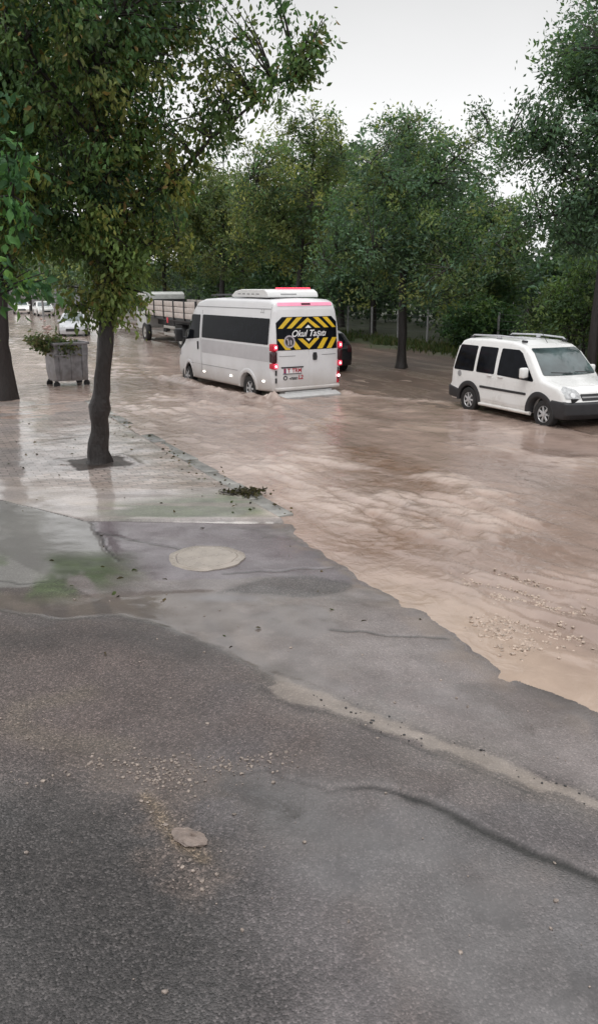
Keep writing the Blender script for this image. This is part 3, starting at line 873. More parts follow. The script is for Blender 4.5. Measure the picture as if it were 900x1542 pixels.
def text_on(name, body, bvh, c, size, proj, off, mat, parent, shear=0, flip=1, bold=0):
    cu = bpy.data.curves.new(name, 'FONT'); cu.body = body; cu.size = size; cu.align_x = 'CENTER'; cu.align_y = 'CENTER'; cu.shear = shear; cu.offset = bold
    to = bpy.data.objects.new(name, cu); COL.objects.link(to)
    dg = bpy.context.evaluated_depsgraph_get(); me = bpy.data.meshes.new_from_object(to.evaluated_get(dg))
    bpy.data.objects.remove(to); bpy.data.curves.remove(cu)
    org, dr = PROJ[proj]
    for v in me.vertices:
        h, nn, _, _ = bvh.ray_cast(org(c[0]+flip*v.co.x, c[1]+v.co.y), dr)
        if h is None: continue
        if nn.dot(dr) > 0: nn = -nn
        v.co = h+nn*off
    me.name = name; me.materials.clear()
    return link(name, me, mat, parent)


def ring_poly(cx, cz, r0, r1, a0=0, a1=360, n=24):
    A = [R(a0+(a1-a0)*k/n) for k in range(n+1)]
    return [(cx+r1*math.cos(a), cz+r1*math.sin(a)) for a in A]+[(cx+r0*math.cos(a), cz+r0*math.sin(a)) for a in reversed(A)]


def circ(cx, cz, r, n=16): return [(cx+r*math.cos(2*math.pi*k/n), cz+r*math.sin(2*math.pi*k/n)) for k in range(n)]


def arch_pts(cx, cz, r, zb, rev=False, n=14):
    """wheel arch on the lower edge, walked from the front to the rear"""
    a0 = math.asin(max(-1, min(1, (zb-cz)/r)))
    P = [(cx+r*math.cos(a), cz+r*math.sin(a)) for a in np.linspace(a0, math.pi-a0, n)]
    return P[::-1] if rev else P


def arch_trim(parent, W, df, s, cx, cz, r0, r1, off, m, a0=-4, a1=184, n=22):
    bm = bmesh.new(); rows = []
    for k in range(n+1):
        a = R(a0+(a1-a0)*k/n); ca, sa_ = math.cos(a), math.sin(a); row = []
        for rr, dy in ((r1, -.05), (r1-.004, off*.7), (r1-.03, off), (r0+.012, off), (r0, off*.6), (r0-.006, -.12)):
            q = (cx+ca*rr, cz+sa_*rr)
            w = W(q[0], max(q[1], .3))+dy
            row.append(bm.verts.new(df(Vector((q[0], s*w, q[1])))))
        rows.append(row)
    for A, B in zip(rows[:-1], rows[1:]):
        for i in range(5): bm.faces.new((A[i], A[i+1], B[i+1], B[i]))
    bmesh.ops.recalc_face_normals(bm, faces=bm.faces)
    me = bpy.data.meshes.new('wheel_arch'); bm.to_mesh(me); bm.free()
    me.polygons.foreach_set('use_smooth', [True]*len(me.polygons)); me.set_sharp_from_angle(angle=R(50))
    return link('wheel_arch', me, m, parent)


def wheel(parent, x, y, r, w, side, cap='spokes', rim=None, spokes=7):
    """tyre with rim and trim; side = +1 when the outside faces +y"""
    t = MB()
    pr = [(r*.62, -w/2), (r*.93, -w/2), (r*.985, -w*.42), (r, -w*.3), (r, w*.3), (r*.985, w*.42), (r*.93, w/2), (r*.62, w/2), (r*.6, w*.3), (r*.6, -w*.3), (r*.62, -w/2)]
    t.lathe(pr, 'Y', 28, caps=False)
    o = t.build('wheel', M['rubber'], parent); o.location = (x, y, r)
    h = MB(); R0 = r*.62; f = side*w*.40
    h.lathe([(R0, f-side*.05), (R0*1.0, f), (R0*.92, f+side*.012), (R0*.86, f-side*.01), (R0*.3, f-side*.025), (R0*.28, f+side*.02), (.001, f+side*.024)], 'Y', 28)
    if cap == 'spokes':
        for k in range(spokes):
            a = 2*math.pi*k/spokes
            h.box((R0*.58*math.cos(a), f-side*.004, R0*.58*math.sin(a)), (R0*.62, .022, R0*.26), Matrix.Rotation(-a, 4, 'Y'), .006, 1)
    h.build('rim', M[rim or 'alloy'], o)
    if cap == 'spokes':
        g = MB(); g.lathe([(R0*.90, f-side*.009), (R0*.89, f-side*.006), (R0*.30, f-side*.012), (R0*.29, f-side*.02)], 'Y', 28, caps=False)
        g.build('rim_slot', M['underbody'], o)
    return o


# ------------------------------------------------------------------ minibus
def make_minibus():
    # local frame: x forward from the rear, y to its left, z up from the wheels' contact
    ang = BUS_H
    oc = (BUS[0]+bn[0]*1.10, BUS[1]+bn[1]*1.10)
    t = thing('minibus', 'white school minibus driving away through the flood, black and yellow chevrons on its rear window', 'minibus', (oc[0], oc[1], -.15), ang+math.pi/2)
    zb = .34
    AR, AF = (1.40, .36, .47), (5.42, .36, .46)
    up = [(.03, zb+.05), (0, .62), (0, 1.0), (.015, 1.45), (.06, 2.0), (.12, 2.45), (.20, 2.70), (.42, 2.77), (1.5, 2.785), (3.5, 2.78), (4.2, 2.75), (4.62, 2.66), (5.05, 2.32), (5.62, 1.62), (5.8, 1.42), (6.12, 1.22), (6.28, 1.0), (6.36, .75), (6.36, .45), (6.25, zb)]
    upr = rpoly(up, [.02, .05, .1, .1, .1, .12, .12, .12, .1, .1, .2, .15, .1, .1, .1, .1, .1, .1, .06, .03], 4)
    low = arch_pts(*AF, zb)+arch_pts(*AR, zb)
    out = resample(upr+low, .07)

    def W(x, z):
        w = 1.10-.155*max(0, (z-1.35)/1.4)**1.5*1.0-.05*max(0, (.75-z)/.5)**2
        if x > 4.6: w -= .10*((x-4.6)/1.76)**2
        return w

    def df(v):
        q = abs(v.y)/1.05
        if v.x < .8: v.x += .075*q**4*(1-v.x/.8)
        if v.x > 4.5: v.x -= .34*q**2.4*min(1, (v.x-4.5)/1.2)
        if v.z > 2.4: v.z -= .05*q**2*min(1, (v.z-2.4)/.3)
        return v
    body, bvh = shell(out, W, .085, df, 'body', M['white_paint'], t)
    u_ = MB(); u_.box((3.2, 0, .62), (5.9, 1.75, .5)); u_.build('underbody', M['underbody'], t, False)
    t.scale = (1.03, 1.03, 1.03); t.location.z = -.19
    # glazing along both sides
    for s, pj in ((1, 'left'), (-1, 'right')):
        panels('side_window', bvh, [[(.30, 1.60), (4.17, 1.60), (4.17, 2.27), (.30, 2.27)]], pj, .006, M['black_glass'], t, r=.05)
        dr = panels('door', bvh, [[(4.24, .55), (4.93, .55), (5.02, 1.0), (5.62, 1.28), (5.62, 1.50), (5.05, 2.30), (4.86, 2.36), (4.24, 2.36)]], pj, .005, M['white_paint'], t, r=.04)
        panels('window', bvh, [[(4.32, 1.58), (5.48, 1.48), (5.02, 2.16), (4.86, 2.26), (4.32, 2.26)]], pj, .010, M['black_glass'], dr, r=.04)
        hd = MB(); hd.box((4.40, s*(W(4.4, 1.33)+.022), 1.36), (.045, .035, .24), None, .012); hd.build('handle', M['dark_plastic'], dr)
        panels('window_band', bvh, [[(.22, 1.16), (4.17, 1.16), (4.17, 1.545), (.22, 1.545)]], pj, .003, simple('belt_panel', (.50, .49, .51), .35, var=.05), t, r=.04)
        panels('side_crease', bvh, [[(1.95, .80), (4.9, .80), (4.9, .815), (1.95, .815)]], pj, .005, M['trim_grey'], t, res=.1)
        panels('roof_gutter', bvh, [[(.30, 2.50), (4.7, 2.49), (4.7, 2.51), (.30, 2.52)]], pj, .006, M['trim_grey'], t, res=.1)
        for cx, cz, rr in (AR, AF):
            arch_trim(t, W, df, s, cx, cz, rr-.03, rr+.085, .022, M['white_paint'], 2, 178)
        for xx, zz_ in ((.52, .64), (2.35, .62), (4.05, .60)):
            lm = MB(); lm.box((xx, s*(W(xx, zz_)+.012), zz_), (.10, .03, .05), None, .01); lm.build('side_marker', M['white_lit'], t)
        mr_ = MB(); mr_.box((5.40, s*1.27, 1.62), (.17, .24, .40), None, .05, 3); mr_.tube([(5.42, s*1.02, 1.52), (5.42, s*1.20, 1.54)], .035)
        mr_.build('mirror', M['dark_plastic'], t)
        text_on('badge', '2.2', bvh, (.72, 2.45), .16, pj, .006, M['trim_grey'], t, .1, -s)
        for cx, yy in ((1.40, .93), (5.42, .92)):
            wheel(t, cx, s*yy, .35, .22, s, 'spokes', 'alloy', 6)
        panels('headlight', bvh, [[(5.82, .98), (6.12, .92), (6.10, 1.12), (5.80, 1.34)]], pj, .012, M['clear_lens'], t, r=.03)
    panels('windscreen', bvh, [[(-.88, 1.50), (.88, 1.50), (.80, 2.52), (-.80, 2.52)]], 'front', .008, M['screen_glass'], t, r=.06)
    panels('grille', bvh, [[(-.5, .62), (.5, .62), (.55, .86), (-.55, .86)]], 'front', .008, M['dark_plastic'], t, r=.03)
    # rear doors
    for s in (1, -1):
        d_ = panels('rear_door', bvh, [[(s*.012, .50), (s*.955, .50), (s*.955, 1.5), (s*.905, 2.50), (s*.012, 2.50)]], 'rear', .007, M['white_paint'], t, r=.03)
        for z0 in (.62, .82): panels('hinge', bvh, [[(s*.975, z0), (s*1.015, z0), (s*1.015, z0+.13), (s*.975, z0+.13)]], 'rear', .02, M['dark_plastic'], d_)
        panels('door_crease', bvh, [[(s*.42, 1.305), (s*.90, 1.305), (s*.90, 1.32), (s*.42, 1.32)]], 'rear', .012, M['trim_grey'], d_)
    # black film over both rear windows: metres per drawing unit
    ku, kz = .00243, .00205

    def wp(q): return (-(q[0]-447)*ku, 1.465+(490-q[1])*kz)
    rw = panels('rear_window', bvh, [[wp(q) for q in ((55, 150), (130, 78), (770, 78), (838, 150), (838, 492), (55, 492))]], 'rear', .014, M['black_glass'], t, r=.03)
    left = [[(75, 220), (128, 220), (255, 86), (190, 86)], [(178, 220), (238, 220), (380, 86), (312, 86)], [(65, 160), (65, 125), (100, 90), (130, 90)],
            [(190, 350), (255, 350), (345, 486), (275, 486)], [(62, 350), (130, 350), (215, 486), (150, 486)]]
    left[2] = [(62, 182), (62, 152), (122, 90), (146, 90)]
    mid_ = [[(292, 220), (358, 220), (450, 140), (450, 90)], [(310, 350), (372, 350), (450, 428), (450, 486)]]
    st = []
    for q in left[:2]+left[3:]+mid_:
        st.append([wp(p) for p in q]); st.append([wp((900-p[0], p[1])) for p in q])
    for half in ([q for q in st if q[0][1] > 1.9], [q for q in st if q[0][1] <= 1.9]): panels('chevron_stripes', bvh, half, 'rear', .018, M['yellow_tape'], rw, res=.05)
    for q in (((410, 220), (490, 220), (450, 180)), ((415, 352), (485, 352), (450, 388))): panels('small_triangle', bvh, [[wp(p) for p in q]], 'rear', .018, M['white_decal'], rw, res=.05)
    text_on('lettering', 'Okul Taşıtı', bvh, wp((448, 290)), .235, 'rear', .019, M['white_decal'], rw, .38, -1, .004)
    ec = wp((203, 385))
    panels('emblem', bvh, [ring_poly(ec[0], ec[1], .125, .165, 0, 359.5, 28), [(ec[0]+.055, ec[1]-.09), (ec[0]+.02, ec[1]-.10), (ec[0]+.01, ec[1]+.0), (ec[0]+.05, ec[1]+.09), (ec[0]+.085, ec[1]+.07), (ec[0]+.05, ec[1])], [(ec[0]-.02, ec[1]-.09), (ec[0]-.06, ec[1]-.08), (ec[0]-.07, ec[1]+.02), (ec[0]-.02, ec[1]+.05)]], 'rear', .0225, M['grey_decal'], rw, res=.03, cell=.05)
    panels('emblem_field', bvh, [circ(ec[0], ec[1], .135, 20)], 'rear', .0205, M['ink'], rw, cell=.06)
    hh = panels('rear_handle', bvh, [[(-.13, 1.18), (-.24, 1.18), (-.26, 1.26), (-.24, 1.38), (-.14, 1.38), (-.12, 1.3)]], 'rear', .03, M['dark_plastic'], t, r=.02, skirt=.03, res=.04, cell=.05)
    # number plate and badge on the left door
    pl = panels('number_plate', bvh, [[(.25, .86), (.79, .86), (.79, 1.0), (.25, 1.0)]], 'rear', .02, M['white_decal'], t, r=.01)
    panels('plate_frame', bvh, [[(.20, 1.0), (.84, 1.0), (.86, 1.035), (.18, 1.035)], [(.24, .845), (.80, .845), (.80, .862), (.24, .862)]], 'rear', .024, M['ink'], pl)
    text_on('plate_letters', 'E T TRM', bvh, (.52, .93), .15, 'rear', .026, M['red_decal'], pl, 0, -1, .004)
    panels('plate_band', bvh, [[(.72, .865), (.785, .865), (.785, .995), (.72, .995)]], 'rear', .023, simple('plate_blue', (.03, .06, .25), .4), pl)
    bd_ = panels('model_badge', bvh, [ring_poly(.735, .745, .035, .06, 0, 359.5, 16)], 'rear', .014, M['ink'], t, res=.02, cell=.04)
    text_on('badge_letters', '-rsan', bvh, (.50, .735), .13, 'rear', .014, M['ink'], bd_, .15, -1, .003)
    text_on('badge_letters', 'L2', bvh, (.27, .745), .15, 'rear', .014, M['red_decal'], bd_, .15, -1, .005)
    # brake strip below the roof
    bs = panels('brake_light', bvh, [[(-.86, 2.585), (.86, 2.585), (.84, 2.665), (-.84, 2.665)]], 'rear', .012, M['pink_strip'], t, r=.02)
    panels('light_lens', bvh, [[(-.14, 2.605), (.14, 2.605), (.14, 2.645), (-.14, 2.645)]], 'rear', .02, M['smoked_lens'], bs)
    # tail lamps wrapped round the corners
    for s in (1, -1):
        root = None
        for z0, z1, mt, nm in ((1.14, 1.44, 'smoked_lens', 'tail_light'), (1.44, 1.64, 'red_lens', 'red_lens'), (.98, 1.14, 'red_lens', 'red_lens')):
            b_ = MB(); b_.box((.115, s*1.045, (z0+z1)/2), (.225, .13, z1-z0-.004), None, .035, 3)
            o = b_.build(nm, M[mt], root or t)
            if root is None: root = o
        for z0, z1 in ((1.55, 1.545), (1.06, 1.065)):
            b_ = MB(); b_.ball((.005, s*1.03, z0), .042, 2, (.5, 1, 1)); b_.build('bulb', M['lit_core'], root)
            b_ = MB(); b_.box((.0, s*1.03, z1), (.02, .10, .12), None, .008); b_.build('reflector', M['red_lit'], root)
    lo_ = panels('rear_reflector', bvh, [[(-.96, .52), (-1.04, .52), (-1.04, .86), (-.96, .86)]], 'rear', .012, M['red_lens'], t, r=.02, res=.05, cell=.06)
    b_ = MB(); b_.ball((.02, -1.0, .72), .04, 2, (.5, 1, 1)); b_.build('bulb', M['lit_core'], lo_)
    # bumper and tow step
    b_ = MB(); b_.box((.06, 0, .455), (.16, 2.04, .085), None, .03, 3); b_.build('bumper', M['white_paint'], t)
    b_ = MB(); b_.box((-.10, .03, .235), (.30, 1.86, .15), Matrix.Rotation(R(-14), 4, 'Y'), .025, 3); b_.box((.15, 0, .33), (.30, 1.5, .10)); b_.build('rear_step', M['grey_step'], t)
    # roof unit with a red light bar
    ru = [(.72, 2.79), (.80, 2.93), (.95, 3.0), (2.2, 3.0), (2.55, 2.95), (2.85, 2.79)]
    b_ = MB(); b_.prism(rpoly(ru, .06, 4), -.80, .80); o = b_.build('roof_unit', M['roof_unit'], t)
    bv = o.modifiers.new('bevel', 'BEVEL'); bv.width = .05; bv.segments = 3; bv.limit_method = 'ANGLE'; bv.angle_limit = R(50)
    for k in range(5):
        b_ = MB(); b_.box((1.3+.25*k, .805, 2.88), (.16, .012, .025), None, .004); b_.build('vent', M['trim_grey'], o)
    b_ = MB(); b_.box((.765, .15, 2.875), (.012, .5, .035), Matrix.Rotation(R(30), 4, 'Y'), .004); b_.build('vent', M['trim_grey'], o)
    b_ = MB()
    for k in range(9): b_.box((1.0, -.62+k*.12, 3.02), (.11, .10, .05), None, .012)
    b_.build('light_bar', M['red_lit'], o)
    b_ = MB()
    for yy in (-.55, .6):
        b_.tube([(2.95, yy, 2.84), (4.4, yy, 2.82)], .018)
        for xx in (3.05, 3.7, 4.35): b_.tube([(xx, yy, 2.75), (xx, yy, 2.84)], .014)
    for xx in (3.1, 3.6, 4.1): b_.tube([(xx, -.55, 2.845), (xx, .6, 2.845)], .014)
    b_.build('roof_rack', M['dark_plastic'], t)
    for xg, z0, z1 in ((4.205, .6, 2.4), (.27, 1.62, 2.62)): panels('door_gap', bvh, [[(xg, z0), (xg+.014, z0), (xg+.014, z1), (xg, z1)]], 'left', .003, M['trim_grey'], t, res=.1)
    return t


make_minibus()


# ------------------------------------------------------------------ parked compact van
def make_van():
    hd = math.atan2(-.899, .438)
    o_ = van_pt(0, 0)
    t = thing('parked_van', 'white compact passenger van with black bumpers and roof rails parked facing the camera', 'van', (o_[0], o_[1], -.05), hd)
    zb = .27
    AR, AF = (.85, .31, .385), (3.51, .31, .39)
    up = [(.06, zb), (-.02, .36), (-.02, .62), (.05, .70), (.07, 1.02), (.20, 1.60), (.33, 1.76), (.55, 1.82), (1.3, 1.85), (2.2, 1.83), (2.62, 1.76), (2.85, 1.64), (3.42, 1.14), (3.58, 1.08), (4.0, .97), (4.16, .84), (4.22, .66), (4.27, .58), (4.27, .36), (4.17, zb)]
    upr = rpoly(up, [.03, .04, .04, .03, .1, .12, .1, .1, .2, .2, .1, .08, .06, .06, .1, .08, .05, .04, .05, .03], 4)
    out = resample(upr+arch_pts(*AF, zb)+arch_pts(*AR, zb), .065)

    def W(x, z):
        w = .885-.16*max(0, (z-.98)/.85)**1.3-.03*max(0, (.5-z)/.3)**2
        if x > 3.2: w -= .07*((x-3.2)/1.07)**2
        if x < .5: w -= .03*(1-x/.5)**2
        return w

    def df(v):
        q = abs(v.y)/.88
        if v.x > 2.4: v.x -= .20*q**2.2*min(1, (v.x-2.4)/1.2)
        if v.x < .5: v.x += .05*q**4*(1-v.x/.5)
        if v.z > 1.6: v.z -= .04*q**2
        if 3.3 < v.x and .8 < v.z < 1.2: v.z -= .05*q**2
        return v
    body, bvh = shell(out, W, .07, df, 'body', M['van_paint'], t)
    b_ = MB(); b_.box((2.15, 0, .5), (4.0, 1.35, .42)); b_.build('underbody', M['underbody'], t, False)
    for s, pj in ((-1, 'right'), (1, 'left')):
        panels('quarter_window', bvh, [[(.20, 1.02), (1.00, 1.02), (1.01, 1.635), (.33, 1.635)]], pj, .006, M['black_glass'], t, r=.05)
        dr = panels('rear_door', bvh, [[(1.22, .40), (1.805, .40), (1.805, 1.69), (1.05, 1.69), (1.05, .78)]], pj, .004, M['van_paint'], t, r=.04)
        panels('window', bvh, [[(1.10, 1.02), (1.775, 1.02), (1.765, 1.635), (1.11, 1.635)]], pj, .009, M['black_glass'], dr, r=.05)
        h = MB(); h.box((1.62, s*.905, .985), (.17, .03, .04), None, .012); h.build('handle', M['van_paint'], dr)
        df_ = panels('front_door', bvh, [[(1.835, .40), (2.98, .40), (3.08, .75), (3.22, .96), (2.68, 1.69), (1.835, 1.69)]], pj, .004, M['van_paint'], t, r=.04)
        panels('window', bvh, [[(1.885, 1.02), (3.16, .98), (2.95, 1.22), (2.62, 1.57), (2.48, 1.635), (1.90, 1.635)]], pj, .009, M['black_glass'], df_, r=.04)
        h = MB(); h.box((2.02, s*.905, .985), (.17, .03, .04), None, .012); h.build('handle', M['van_paint'], df_)
        panels('side_moulding', bvh, [[(1.28, .66), (2.92, .66), (2.92, .715), (1.28, .715)]], pj, .016, M['dark_plastic'] if s < 0 else M['trim_grey'], t, r=.015)
        panels('fuel_flap' if s < 0 else 'side_badge', bvh, [circ(.46, .93, .075)], pj, .008, M['trim_grey'] if s < 0 else M['white_decal'], t, cell=.05)
        for cx, cz, rr in (AR, AF):
            arch_trim(t, W, df, s, cx, cz, rr-.03, rr+.09, .02, M['dark_plastic'])
        b_ = MB(); b_.tube([(1.28, s*.87, .27), (3.08, s*.87, .27)], .042, 10); b_.build('running_board', M['van_paint'], t)
        mr_ = MB(); mr_.box((2.93, s*1.0, 1.165), (.13, .21, .24), Matrix.Rotation(s*R(-8), 4, 'Z'), .045, 3); o = mr_.build('mirror', M['van_paint'], t)
        b_ = MB(); b_.tube([(2.96, s*.80, 1.08), (2.94, s*.93, 1.08)], .04); b_.box((2.855, s*1.0, 1.165), (.02, .17, .19), None, .008); b_.box((2.93, s*.995, 1.05), (.11, .18, .05), None, .015)
        b_.build('mirror_base', M['dark_plastic'], o)
        b_ = MB(); P = [(.50, s*.60, 1.80), (.60, s*.60, 1.875), (1.6, s*.60, 1.90), (2.38, s*.60, 1.875), (2.50, s*.60, 1.80)]
        b_.tube(P, .02, 8); b_.box((1.55, s*.60, 1.86), (.12, .05, .07), None, .01); o = b_.build('roof_rail', M['silver_paint'], t)
        for xx in (.56, 1.55, 2.44):
            b_ = MB(); b_.box((xx, s*.60, 1.815), (.16, .06, .05), None, .012); b_.build('rail_foot', M['dark_plastic'], o)
        for cx in (.85, 3.51): wheel(t, cx, s*.785, .312, .19, s, 'spokes', 'alloy', 7)
        hl = panels('headlight', bvh, [[(s*.44, .70), (s*.78, .70), (s*.80, .88), (s*.70, .95), (s*.50, .88)]], 'front', .010, M['clear_lens'], t, r=.03, res=.05, cell=.07)
        panels('lamp_reflector', bvh, [circ(s*.62, .775, .05)], 'front', .013, M['reflector'], hl, cell=.04, res=.03)
    panels('windscreen', bvh, [[(-.77, 1.125), (.77, 1.125), (.655, 1.675), (-.655, 1.675)]], 'front', .014, M['screen_glass'], t, r=.05, cell=.06, res=.05)
    shell(resample(rpoly([(3.80, .25), (4.20, .25), (4.30, .36), (4.295, .60), (4.22, .645), (3.90, .66), (3.80, .55)], [.03, .06, .06, .04, .03, .05, .05], 4), .06), lambda a, b: W(a, b)+.022, .05, df, 'front_bumper', M['dark_plastic'], t, 4, 9, .12)
    shell(resample(rpoly([(-.05, .32), (.44, .30), (.46, .55), (.02, .62), (-.05, .60)], [.05, .03, .05, .03, .03], 4), .06), lambda a, b: W(a, b)+.022, .05, df, 'rear_bumper', M['dark_plastic'], t, 4, 9, .12)
    panels('rear_window', bvh, [[(-.62, 1.15), (.62, 1.15), (.55, 1.6), (-.55, 1.6)]], 'rear', .006, M['black_glass'], t, r=.05)
    panels('grille', bvh, [[(-.42, .66), (.42, .66), (.46, .80), (-.46, .80)]], 'front', .014, M['dark_plastic'], t, r=.02)
    gb = MB()
    panels('grille_bar', bvh, [[(-.43, .715), (.43, .715), (.43, .745), (-.43, .745)]], 'front', .02, M['trim_grey'], t)
    panels('bonnet', bvh, [[(3.44, -.70), (3.75, -.68), (3.96, -.5), (4.02, 0), (3.96, .5), (3.75, .68), (3.44, .70), (3.5, 0)]], 'top', .005, M['van_paint'], t, r=.04)
    wi = MB()
    for y0, y1 in ((-.62, -.05), (.02, .55)):
        wi.tube([(3.46-.13*abs(y0), y0, 1.20), (3.44, (y0+y1)/2, 1.185), (3.46, y1, 1.17)], .012, 6)
    wi.build('wiper', M['dark_plastic'], t)
    ae = MB(); ae.tube([(2.52, .0, 1.78), (2.30, .0, 2.02)], .006, 6); ae.build('aerial', M['dark_plastic'], t)
    return t


make_van()


# ------------------------------------------------------------------ other cars
def make_car(name, label, loc, heading, paint, group=None, lit=False):
    t = thing(name, label, 'car', (loc[0], loc[1], loc[2]), heading, group)
    zb = .25; AR, AF = (.75, .31, .36), (3.3, .31, .36)
    up = [(.08, zb), (.0, .45), (.03, .85), (.14, 1.0), (.50, 1.36), (.75, 1.45), (1.5, 1.49), (2.1, 1.44), (2.95, .98), (3.7, .85), (3.95, .70), (4.02, .5), (3.95, zb)]
    upr = rpoly(up, [.03, .08, .1, .1, .12, .1, .2, .15, .1, .12, .1, .08, .04], 4)
    out = resample(upr+arch_pts(*AF, zb)+arch_pts(*AR, zb), .09)

    def W(x, z):
        w = .85-.2*max(0, (z-.85)/.6)**1.3
        if x > 3: w -= .08*(x-3)**2
        if x < .5: w -= .04*(1-x/.5)**2
        return w

    def df(v):
        q = abs(v.y)/.85
        if v.x > 2.2: v.x -= .2*q**2.2*min(1, (v.x-2.2)/1.2)
        if v.x < .6: v.x += .10*q**3*(1-v.x/.6)
        return v
    _, bvh = shell(out, W, .07, df, 'body', paint, t, 4, 7, .2)
    b_ = MB(); b_.box((2.0, 0, .45), (3.7, 1.3, .4)); b_.build('underbody', M['underbody'], t, False)
    for s, pj in ((1, 'left'), (-1, 'right')):
        for q in ([(.55, .97), (1.42, .95), (1.42, 1.36), (.86, 1.33)], [(1.5, .95), (2.62, .93), (2.1, 1.34), (1.5, 1.37)]): panels('side_window', bvh, [q], pj, .008, M['black_glass'], t, r=.04)
        panels('headlight', bvh, [[(s*.42, .62), (s*.74, .64), (s*.72, .78), (s*.5, .74)]], 'front', .012, M['white_lit'] if lit else M['clear_lens'], t, res=.06)
        panels('tail_light', bvh, [[(s*.58, .72), (s*.76, .72), (s*.74, .96), (s*.6, .96)]], 'rear', .012, M['smoked_lens'], t, res=.06)
        b_ = MB(); b_.box((2.62, s*.90, .99), (.13, .17, .12), None, .03); b_.build('mirror', paint, t)
        for cx in (.75, 3.3): wheel(t, cx, s*.76, .31, .19, s)
    panels('windscreen', bvh, [[(-.68, 1.0), (.68, 1.0), (.55, 1.38), (-.55, 1.38)]], 'front', .008, M['screen_glass'], t, r=.04)
    panels('rear_window', bvh, [[(-.6, 1.04), (.6, 1.04), (.5, 1.33), (-.5, 1.33)]], 'rear', .008, M['black_glass'], t, r=.04)
    panels('grille', bvh, [[(-.4, .42), (.4, .42), (.4, .58), (-.4, .58)]], 'front', .012, M['dark_plastic'], t)
    return t


AWAY = math.pi/2+ROAD; TOWARD = AWAY+math.pi
p = uv(25.1, 13.6); make_car('parked_car', 'dark car parked on the muddy verge, mostly hidden behind the minibus', (p[0], p[1], .0), AWAY, M['dark_paint'])
p = uv(54.5, 10.4); make_car('oncoming_car', 'silver white car coming through the flood behind the waste container', (p[0], p[1], -.1), TOWARD-.25, M['silver_paint'], None, False)
p = uv(98, 12.6); make_car('oncoming_car', 'far white car with a lit headlight at the distant end of the flooded road', (p[0], p[1], -.05), TOWARD-.1, M['van_paint'], None, True)
p = uv(91, 13.7); make_car('oncoming_car', 'small white car with dark lamps on the right of the distant road end', (p[0], p[1], -.05), TOWARD, M['van_paint'])


# ------------------------------------------------------------------ flatbed truck
def make_truck():
    p = uv(38.8, 13.7)
    t = thing('flatbed_truck', 'dark flatbed truck with pale plank drop sides standing beyond the minibus', 'truck', (p[0], p[1], -.05), AWAY)
    for s in (1, -1):
        for k in range(5):
            b_ = MB()
            for q in range(3): b_.box((-2.2+k*1.72+.82, s*1.2, 1.62+q*.275), (1.58, .04, .25), None, .012)
            b_.build('side_board', M['pale_plank'], t)
        for k in range(6):
            b_ = MB(); b_.box((-2.24+k*1.72, s*1.22, 1.86), (.12, .07, .95), None, .01); b_.build('stake', M['dark_steel'], t)
        b_ = MB()
        for zz_ in (.62, .98): b_.box((2.2, s*1.16, zz_), (1.9, .04, .14), None, .01)
        o = b_.build('side_guard', M['guard_steel'], t)
        for xx in (1.5, 2.9):
            b_ = MB(); b_.box((xx, s*1.12, .95), (.07, .05, .9)); b_.build('guard_bracket', M['dark_steel'], o)
        for xx in (-.9, .35, 6.9):
            wheel(t, xx, s*1.05, .52, .3, s, 'plain', 'guard_steel')
        b_ = MB(); b_.box((2.4, s*1.19, 1.33), (.22, .03, .28), None, .005); b_.build('marker_board', M['red_lens'], t)
    b_ = MB(); b_.box((2.06, 0, 1.38), (8.7, 2.36, .12), None, .02); b_.build('deck', M['dark_steel'], t)
    b_ = MB()
    for yy in (-.42, .42): b_.box((3.2, yy, 1.12), (11.0, .10, .3))
    for xx in (-2, 0, 2, 4): b_.box((xx, 0, 1.14), (.15, .9, .2))
    b_.box((1.9, 0, .85), (1.2, 1.5, .5), None, .05); b_.build('chassis', M['dark_steel'], t)
    b_ = MB(); b_.box((6.45, 0, 1.85), (.08, 2.3, .95), None, .02); b_.build('headboard', M['dark_steel'], t)
    cab = MB(); cab.prism(rpoly([(6.60, .75), (8.5, .65), (8.6, 1.5), (8.3, 2.62), (6.95, 2.72), (6.60, 2.6)], .12, 4), -1.15, 1.15)
    c_ = cab.build('cab', M['cab_paint'], t)
    for s in (1, -1):
        b_ = MB(); b_.prism(rpoly([(7.1, 1.65), (8.35, 1.6), (8.17, 2.35), (7.1, 2.4)], .06, 3), s*1.152-.006, s*1.152+.006); b_.build('window', M['black_glass'], c_)
        b_ = MB(); b_.box((8.45, s*1.35, 2.0), (.1, .2, .45), None, .03); b_.build('mirror', M['dark_plastic'], c_)
    b_ = MB(); b_.box((-2.27, 0, 1.88), (.05, 2.3, .75), None, .01); b_.build('tail_board', M['pale_plank'], t)


make_truck()


# ------------------------------------------------------------------ leaves and trees
def leaf_mesh(name, c, dirs, size, tint, wid=.45, hexa=False, rng=RNG):
    n = len(c)
    rv = rng.normal(size=(n, 3)); b = np.cross(dirs, rv); b /= np.linalg.norm(b, axis=1, keepdims=True)+1e-9
    nn = np.cross(dirs, b)
    s = size[:, None]
    if hexa:
        fr = [(0, 0, 0), (.30, .75, .06), (.55, 1.0, .08), (1.0, 0, -.10), (.55, -1.0, .08), (.30, -.75, .06)]
    else:
        fr = [(0, 0, 0), (.45, 1, .08), (1, 0, -.05), (.45, -1, .08)]
    V = np.stack([c+dirs*s*a+b*s*wid*.5*w_+nn*s*k for a, w_, k in fr], 1)
    k = len(fr)
    me = np_mesh(name, V.reshape(-1, 3), np.arange(n*k).reshape(n, k), False)
    attr(me, 'tint', np.repeat(tint, k, 0))
    return me


